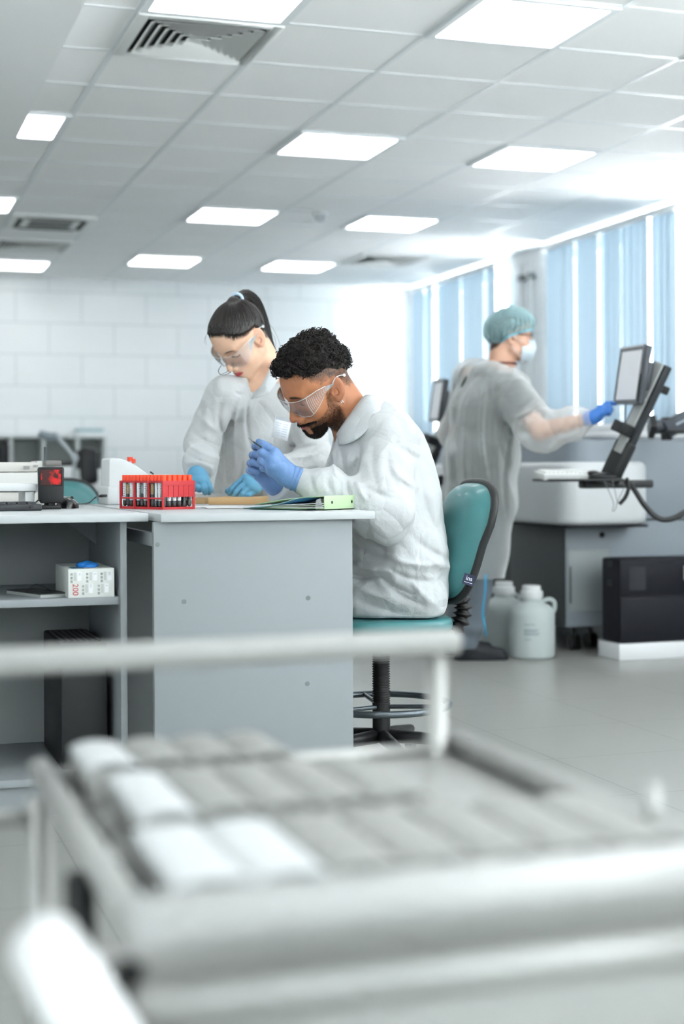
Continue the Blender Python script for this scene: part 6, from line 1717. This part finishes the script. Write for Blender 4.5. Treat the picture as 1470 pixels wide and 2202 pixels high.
carboy('rear plastic carboy partly hidden behind the labelled one', (3.05, 6.73, 0), 1.0, R(30))

# ================= far left background =================
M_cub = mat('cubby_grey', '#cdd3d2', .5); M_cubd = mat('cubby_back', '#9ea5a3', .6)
Yc = 13.72; xa = 1.0-1.4; xb = atY(229, 980, Yc).x; zt_ = atY(100, 936, Yc).z
cu = thing('cubby_shelf', 'low grey open cubby shelf along the back wall, far left', 'shelf', ((xa+xb)/2, Yc+.15, 0))
MB().span((xa, Yc, zt_-.025), (xb, Yc+.35, zt_)).build('top_board', M_cub, cu, bevel=.003)
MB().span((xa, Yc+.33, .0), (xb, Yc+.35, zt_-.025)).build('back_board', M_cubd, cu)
xs_ = [xa]+[atY(px, 980, Yc).x for px in (20, 90, 164)]+[xb-.03]
for x in xs_: MB().span((x, Yc, 0), (x+.028, Yc+.33, zt_-.025)).build('divider', M_cub, cu)
for z in (.05, .42, .80):
    for k in range(len(xs_)-1): MB().span((xs_[k]+.028, Yc+.005, z), (xs_[k+1], Yc+.33, z+.022)).build('shelf_board', M_cub, cu)
p = atY(9, 985, Yc+.05); tag(MB().rbox((p.x, Yc+.12, .985), (.10, .2, .32), .008).build('dark_box', mat('file_black', '#1c2022', .6)), 'tall black box standing inside the cubby shelf at the left edge', 'box')
p = atY(78, 990, Yc+.1); tag(MB().ell((p.x, Yc+.12, .91), (.06, .08, .085), 14, 10).build('grey_bundle', mat('bundle_grey', '#6d7070', .9), smooth=True), 'rounded grey bundle inside the cubby shelf', 'bundle')
p = atY(200, 960, Yc+.1)
for k, (dx, lab) in enumerate(((-.035, 'left of two clear flasks in the cubby shelf'), (.04, 'right of two clear flasks in the cubby shelf'))):
    tag(MB().lathe([(.001, 0), (.028, 0), (.032, .03), (.012, .09), (.010, .13)], (p.x+dx, Yc+.12, .822), 18).build('flask', M_tray, smooth=True), lab, 'flask', 'flasks in the cubby shelf')
p0, p1 = atY(166, 931, Yc), atY(229, 931, Yc)
for k, (z, m, lab) in enumerate(((0, M_white, 'lower white box on top of the cubby shelf'), (.032, mat('box_teal', '#9dbcc0', .6), 'upper teal box on top of the cubby shelf'))):
    tag(MB().span((p0.x+.01*k, Yc+.04, zt_+z+.0005), (p1.x-.02*k, Yc+.26, zt_+z+.031)).build('flat_box', m, bevel=.003), lab, 'box', 'boxes on the cubby shelf')
# bench with monitor, printer, lamp, office chair
bench = thing('back_bench', 'pale work bench far back on the left, in front of the cubby shelf', 'bench', (1.3, 10.6, 0))
MB().span((.2, 10.2, .725), (2.0, 11.0, .75)).build('bench_top', M_top, bench, bevel=.003)
for x in (.22, 1.95): MB().span((x, 10.22, 0), (x+.03, 10.98, .725)).build('bench_side', M_lam, bench)
p = at(189, 987, 10.9)
mo = thing('back_monitor', 'dark monitor seen from behind on the far bench', 'monitor', (p.x, p.y, .75))
MB().rbox((p.x, p.y, p.z-.01), (.175, .035, .14), .01, rot=(0, R(4), R(8))).build('casing', M_bk, mo); MB().span((p.x-.02, p.y-.01, .765), (p.x+.02, p.y+.02, p.z-.05)).build('stand', M_bk, mo); MB().rbox((p.x, p.y, .757), (.16, .13, .013), .004).build('foot', M_bk, mo)
p = at(190, 1012, 9.9)
oc = thing('office_chair', 'black office chair at the far bench', 'chair', (p.x, p.y, 0))
MB().rbox((p.x, p.y, p.z+.03), (.125, .06, .24), .03, rot=(R(-6), 0, R(20))).build('backrest', M_bk, oc); MB().rbox((p.x, p.y+.2, .48), (.42, .42, .08), .035).build('seat', M_bk, oc)
MB().cyl((p.x, p.y+.05, .47), (p.x, p.y-.01, p.z-.05), .018, 10).build('back_bar', M_bk, oc); MB().cyl((p.x, p.y+.2, .07), (p.x, p.y+.2, .45), .025, 14).build('column', M_bk, oc)
for k in range(5):
    a = R(72*k); MB().tube([(p.x, p.y+.2, .09), (p.x+.26*math.cos(a), p.y+.2+.26*math.sin(a), .05)], [.02, .014], 8).ell((p.x+.26*math.cos(a), p.y+.2+.26*math.sin(a), .028), (.026, .026, .028), 10, 8).build('leg', M_bk, oc)
p = at(132, 996, 10.8); pt = thing('small_printer', 'small dark and white printer on the far bench', 'printer', (p.x, p.y, .75))
MB().rbox((p.x, p.y, .84), (.15, .25, .175), .012).build('body', M_white, pt); MB().rbox((p.x, p.y-.01, .945), (.13, .22, .035), .01).build('scanner_lid', M_bk, pt)
p = at(216, 1034, 10.4); bx = tag(MB().rbox((p.x, p.y, .83), (.11, .2, .155), .006).build('white_case', M_white), 'white box on the far bench beside the office chair', 'box')
lp = thing('arm_lamp', 'pale grey jointed arm lamp rising from the far bench', 'lamp', at(152, 1042, 10.3))
L = lambda px, py: at(px, py, 10.3); M_lp = mat('lamp_grey', '#b9c2c6', .4)
j0, j1, j2 = L(156, 1044), L(160, 985), L(122, 938); j0.z = .752
MB().cyl(j0, j0+Vector((0, 0, .018)), .05, 20).build('base', M_lp, lp)
MB().cyl(j0+Vector((0, 0, .018)), j1, .013, 12).build('lower_arm', M_lp, lp); MB().cyl(j1, j2, .014, 12).build('upper_arm', M_lp, lp)
for j in (j1, j2): MB().ell(j, (.026, .026, .026), 12, 8).build('joint', M_lp, lp, smooth=True)
MB().tube([j2, L(106, 940), L(84, 932)], [.028, .032, .026], 12).build('lamp_head', mat('lamp_head_grey', '#8b979d', .4), lp)
# ================= steel trolley close to the camera =================
M_ss = mat('brushed_steel', '#b4b5b2', .4, metal=.6, bump=.05, bscale=300, stretch=(1, 40, 40)); M_ssl = mat('light_steel', '#a8a9a6', .42, metal=.25); M_rim = mat('rim_steel', '#babbb9', .4, metal=.1); M_pst = mat('trolley_black', '#1d201f', .6); M_hand = mat('trolley_handle', '#ffffff', .5)
ZD = .545
c_fr = atz(985, 1618, ZD); c_nl = atz(312, 2045, ZD)
Xl, Xr, Yn, Yfar = c_nl.x, c_fr.x+.0, c_nl.y, c_fr.y
Xr = max(Xr, atz(1470, 1790, ZD).x+.12)
Xr2 = c_fr.x
tro = thing('steel_trolley', 'out-of-focus stainless steel trolley filling the foreground', 'trolley', ((Xl+Xr2)/2, (Yn+Yfar)/2, 0))
WDT = Xr2-Xl
MB().span((Xl+.004, Yn+.01, ZD-.012), (Xr2-.004, Yfar-.005, ZD)).build('top_shelf', M_ss, tro, bevel=.002)
rr0 = .017
def bar(a, b, nm, m=M_ss, r=rr0): MB().tube([a, b], r, 16).build(nm, m, tro, smooth=True)
bar((Xl-.01, Yn, ZD+.018), (Xr2+.01, Yn, ZD+.018), 'near_rim', M_rim, .024)
MB().span((Xl, Yn-.002, ZD-.03), (Xr2, Yn+.012, ZD+.008)).build('near_apron', M_ss, tro, bevel=.004)
bar((Xl, Yn-.01, ZD+.012), (Xl, Yfar+.01, ZD+.012), 'side_rim', M_ssl, .014); bar((Xr2, Yn-.01, ZD+.012), (Xr2, Yfar+.01, ZD+.012), 'side_rim', M_ssl, .014)
bar((Xl, Yfar, ZD+.006), (Xr2, Yfar, ZD+.006), 'far_rim', M_ss, .008)
# lower shelf and its rim
ZL2 = .30
MB().span((Xl+.004, Yn-.01, ZL2-.01), (Xr2-.004, Yfar-.005, ZL2)).build('lower_shelf', M_ss, tro, bevel=.002)
bar((Xl-.01, Yn-.02, ZD-.036), (Xr2+.01, Yn-.02, ZD-.036), 'drawer_rim', M_ssl, .017)
MB().span((Xl+.01, Yn-.012, ZD-.20), (Xr2-.01, Yn-.004, ZD-.04)).build('drawer_front', M_ss, tro, bevel=.003)
MB().span((Xl+.01, Yn-.03, ZD-.20), (Xr2-.01, Yfar-.02, ZD-.19)).build('drawer_floor', M_ss, tro)
# frame posts; two black ones at left are added for shade in the gaps
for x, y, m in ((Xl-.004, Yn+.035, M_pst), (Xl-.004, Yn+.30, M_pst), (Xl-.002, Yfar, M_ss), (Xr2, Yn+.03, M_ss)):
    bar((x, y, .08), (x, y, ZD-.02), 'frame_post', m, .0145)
xp = atY(937, 1500, Yfar).x; zr = atY(700, 1392, Yfar).z
bar((xp, Yfar, .08), (xp, Yfar, zr), 'frame_post', M_ss, .0125)
# push rail across the far end
xl0 = atY(-420, 1400, Yfar).x; zl_ = zr
bar((Xl-.17, Yfar, ZD-.05), (Xl-.17, Yfar, zr), 'rail_post', M_ss, .0125)
bar((Xl-.17, Yfar, ZD-.04), (Xl, Yfar, ZD-.04), 'rail_bracket', M_ss, .01)
MB().rbox(((Xl-.20+atY(985, 1385, Yfar).x)/2, Yfar, zr), (atY(985, 1385, Yfar).x-Xl+.20, .034, .031), .010, seg=4).build('push_rail', M_ssl, tro)
# short guard post with a slanting bar on the right
g = atz(1185, 1690, ZD)
bar((Xr2-.0, Yn+.16, ZD), (Xr2-.0, Yn+.16, ZD+.055), 'guard_post', M_ss, .008)
for x, y in ((Xl, Yn+.02), (Xr2, Yn+.02), (Xl, Yfar), (Xr2, Yfar)):
    MB().cyl((x-.013, y, .04), (x+.013, y, .04), .04, 18).cyl((x, y, .04), (x, y, .09), .012, 10).build('caster', M_pst, tro)
hd = [at(60, 2020, 1.10), at(235, 2330, .98)]
MB().tube([at(92, 2030, 1.10), at(135, 2100, 1.07), at(262, 2340, .98)], [.026, .027, .029], 16).build('white_handle', M_hand, tro, smooth=True)
MB().tube([at(250, 2350, .97), Vector((Xl, Yn, .33))], .018, 10).build('handle_bracket', M_ss, tro)
# rows of steel instrument boxes on the top shelf
def steel_box(w_, l_, h_, lidm):
    t = thing('steel_box', 'x', 'box', (0, 0, 0), group='steel boxes on the trolley')
    P = []
    MB().rbox((0, 0, h_*.36), (w_, l_, h_*.72), .008, seg=3).build('box_body', M_ss, t, world=False)
    for i in range(9):
        a = math.pi*i/8; P.append([(-w_*.5*math.cos(a), y, h_*.72+h_*.17*math.sin(a)) for y in (-l_*.5, -l_*.47, l_*.47, l_*.5)])
    MB().grid(P).build('lid', lidm, t, world=False, smooth=True, solid=.002)
    return t
rows = [(1562, 70, 640, 8, 1.0), (1722, 115, 965, 9, 1.0), (1945, 330, 1475, 8, 1.0)]
protos_ = {}; M_lidw = mat('white_lid', '#cfd2d3', .4); M_lids = mat('satin_lid', '#9b9c98', .5, metal=.2)
names = ['far row', 'middle row', 'near row']
yb = [Yfar-.155, Yfar-.395, Yn+.04]
for ri, (py, x0, x1, n, _) in enumerate(rows):
    Y0 = yb[ri]; zz = ZD+.0008
    X0, X1 = Xl+.03+(.0, .012, .0)[ri], Xr2-.03
    if ri == 0: X1 = atY(640, 1540, Y0).x
    if ri == 1: X1 = atY(930, 1650, Y0).x
    n = max(4, int(round((X1-X0)/.062))); pw = (X1-X0)/n; ln_ = (.14, .19, .19)[ri]
    for k in range(n):
        wl = k == 0 or (ri == 2 and k == 1)
        if wl not in protos_: o = protos_[wl] = steel_box(.055, 1.0, .05, M_lidw if wl else M_lids)
        else: o = copy_tree(protos_[wl])
        o.location = (X0+pw*(k+.5), Y0+ln_/2, zz); o.scale = (pw*.965/.055, ln_, 1.0 if ri != 2 else .8)
        o['label'] = 'blurred %s box, %s from the left in the %s on the trolley' % ('white-lidded' if wl else 'steel', ORD[k], names[ri])
    tg = tag(MB().rbox((Xl+.012, Y0+ln_*.45, ZD+.012), (.014, ln_*.6, .022), .003).build('gap_shade_strip', M_pst), 'gap-shade strip at the left end of the %s of steel boxes' % names[ri], 'stop')  # black strip added to stand for the shade in the row-end gap
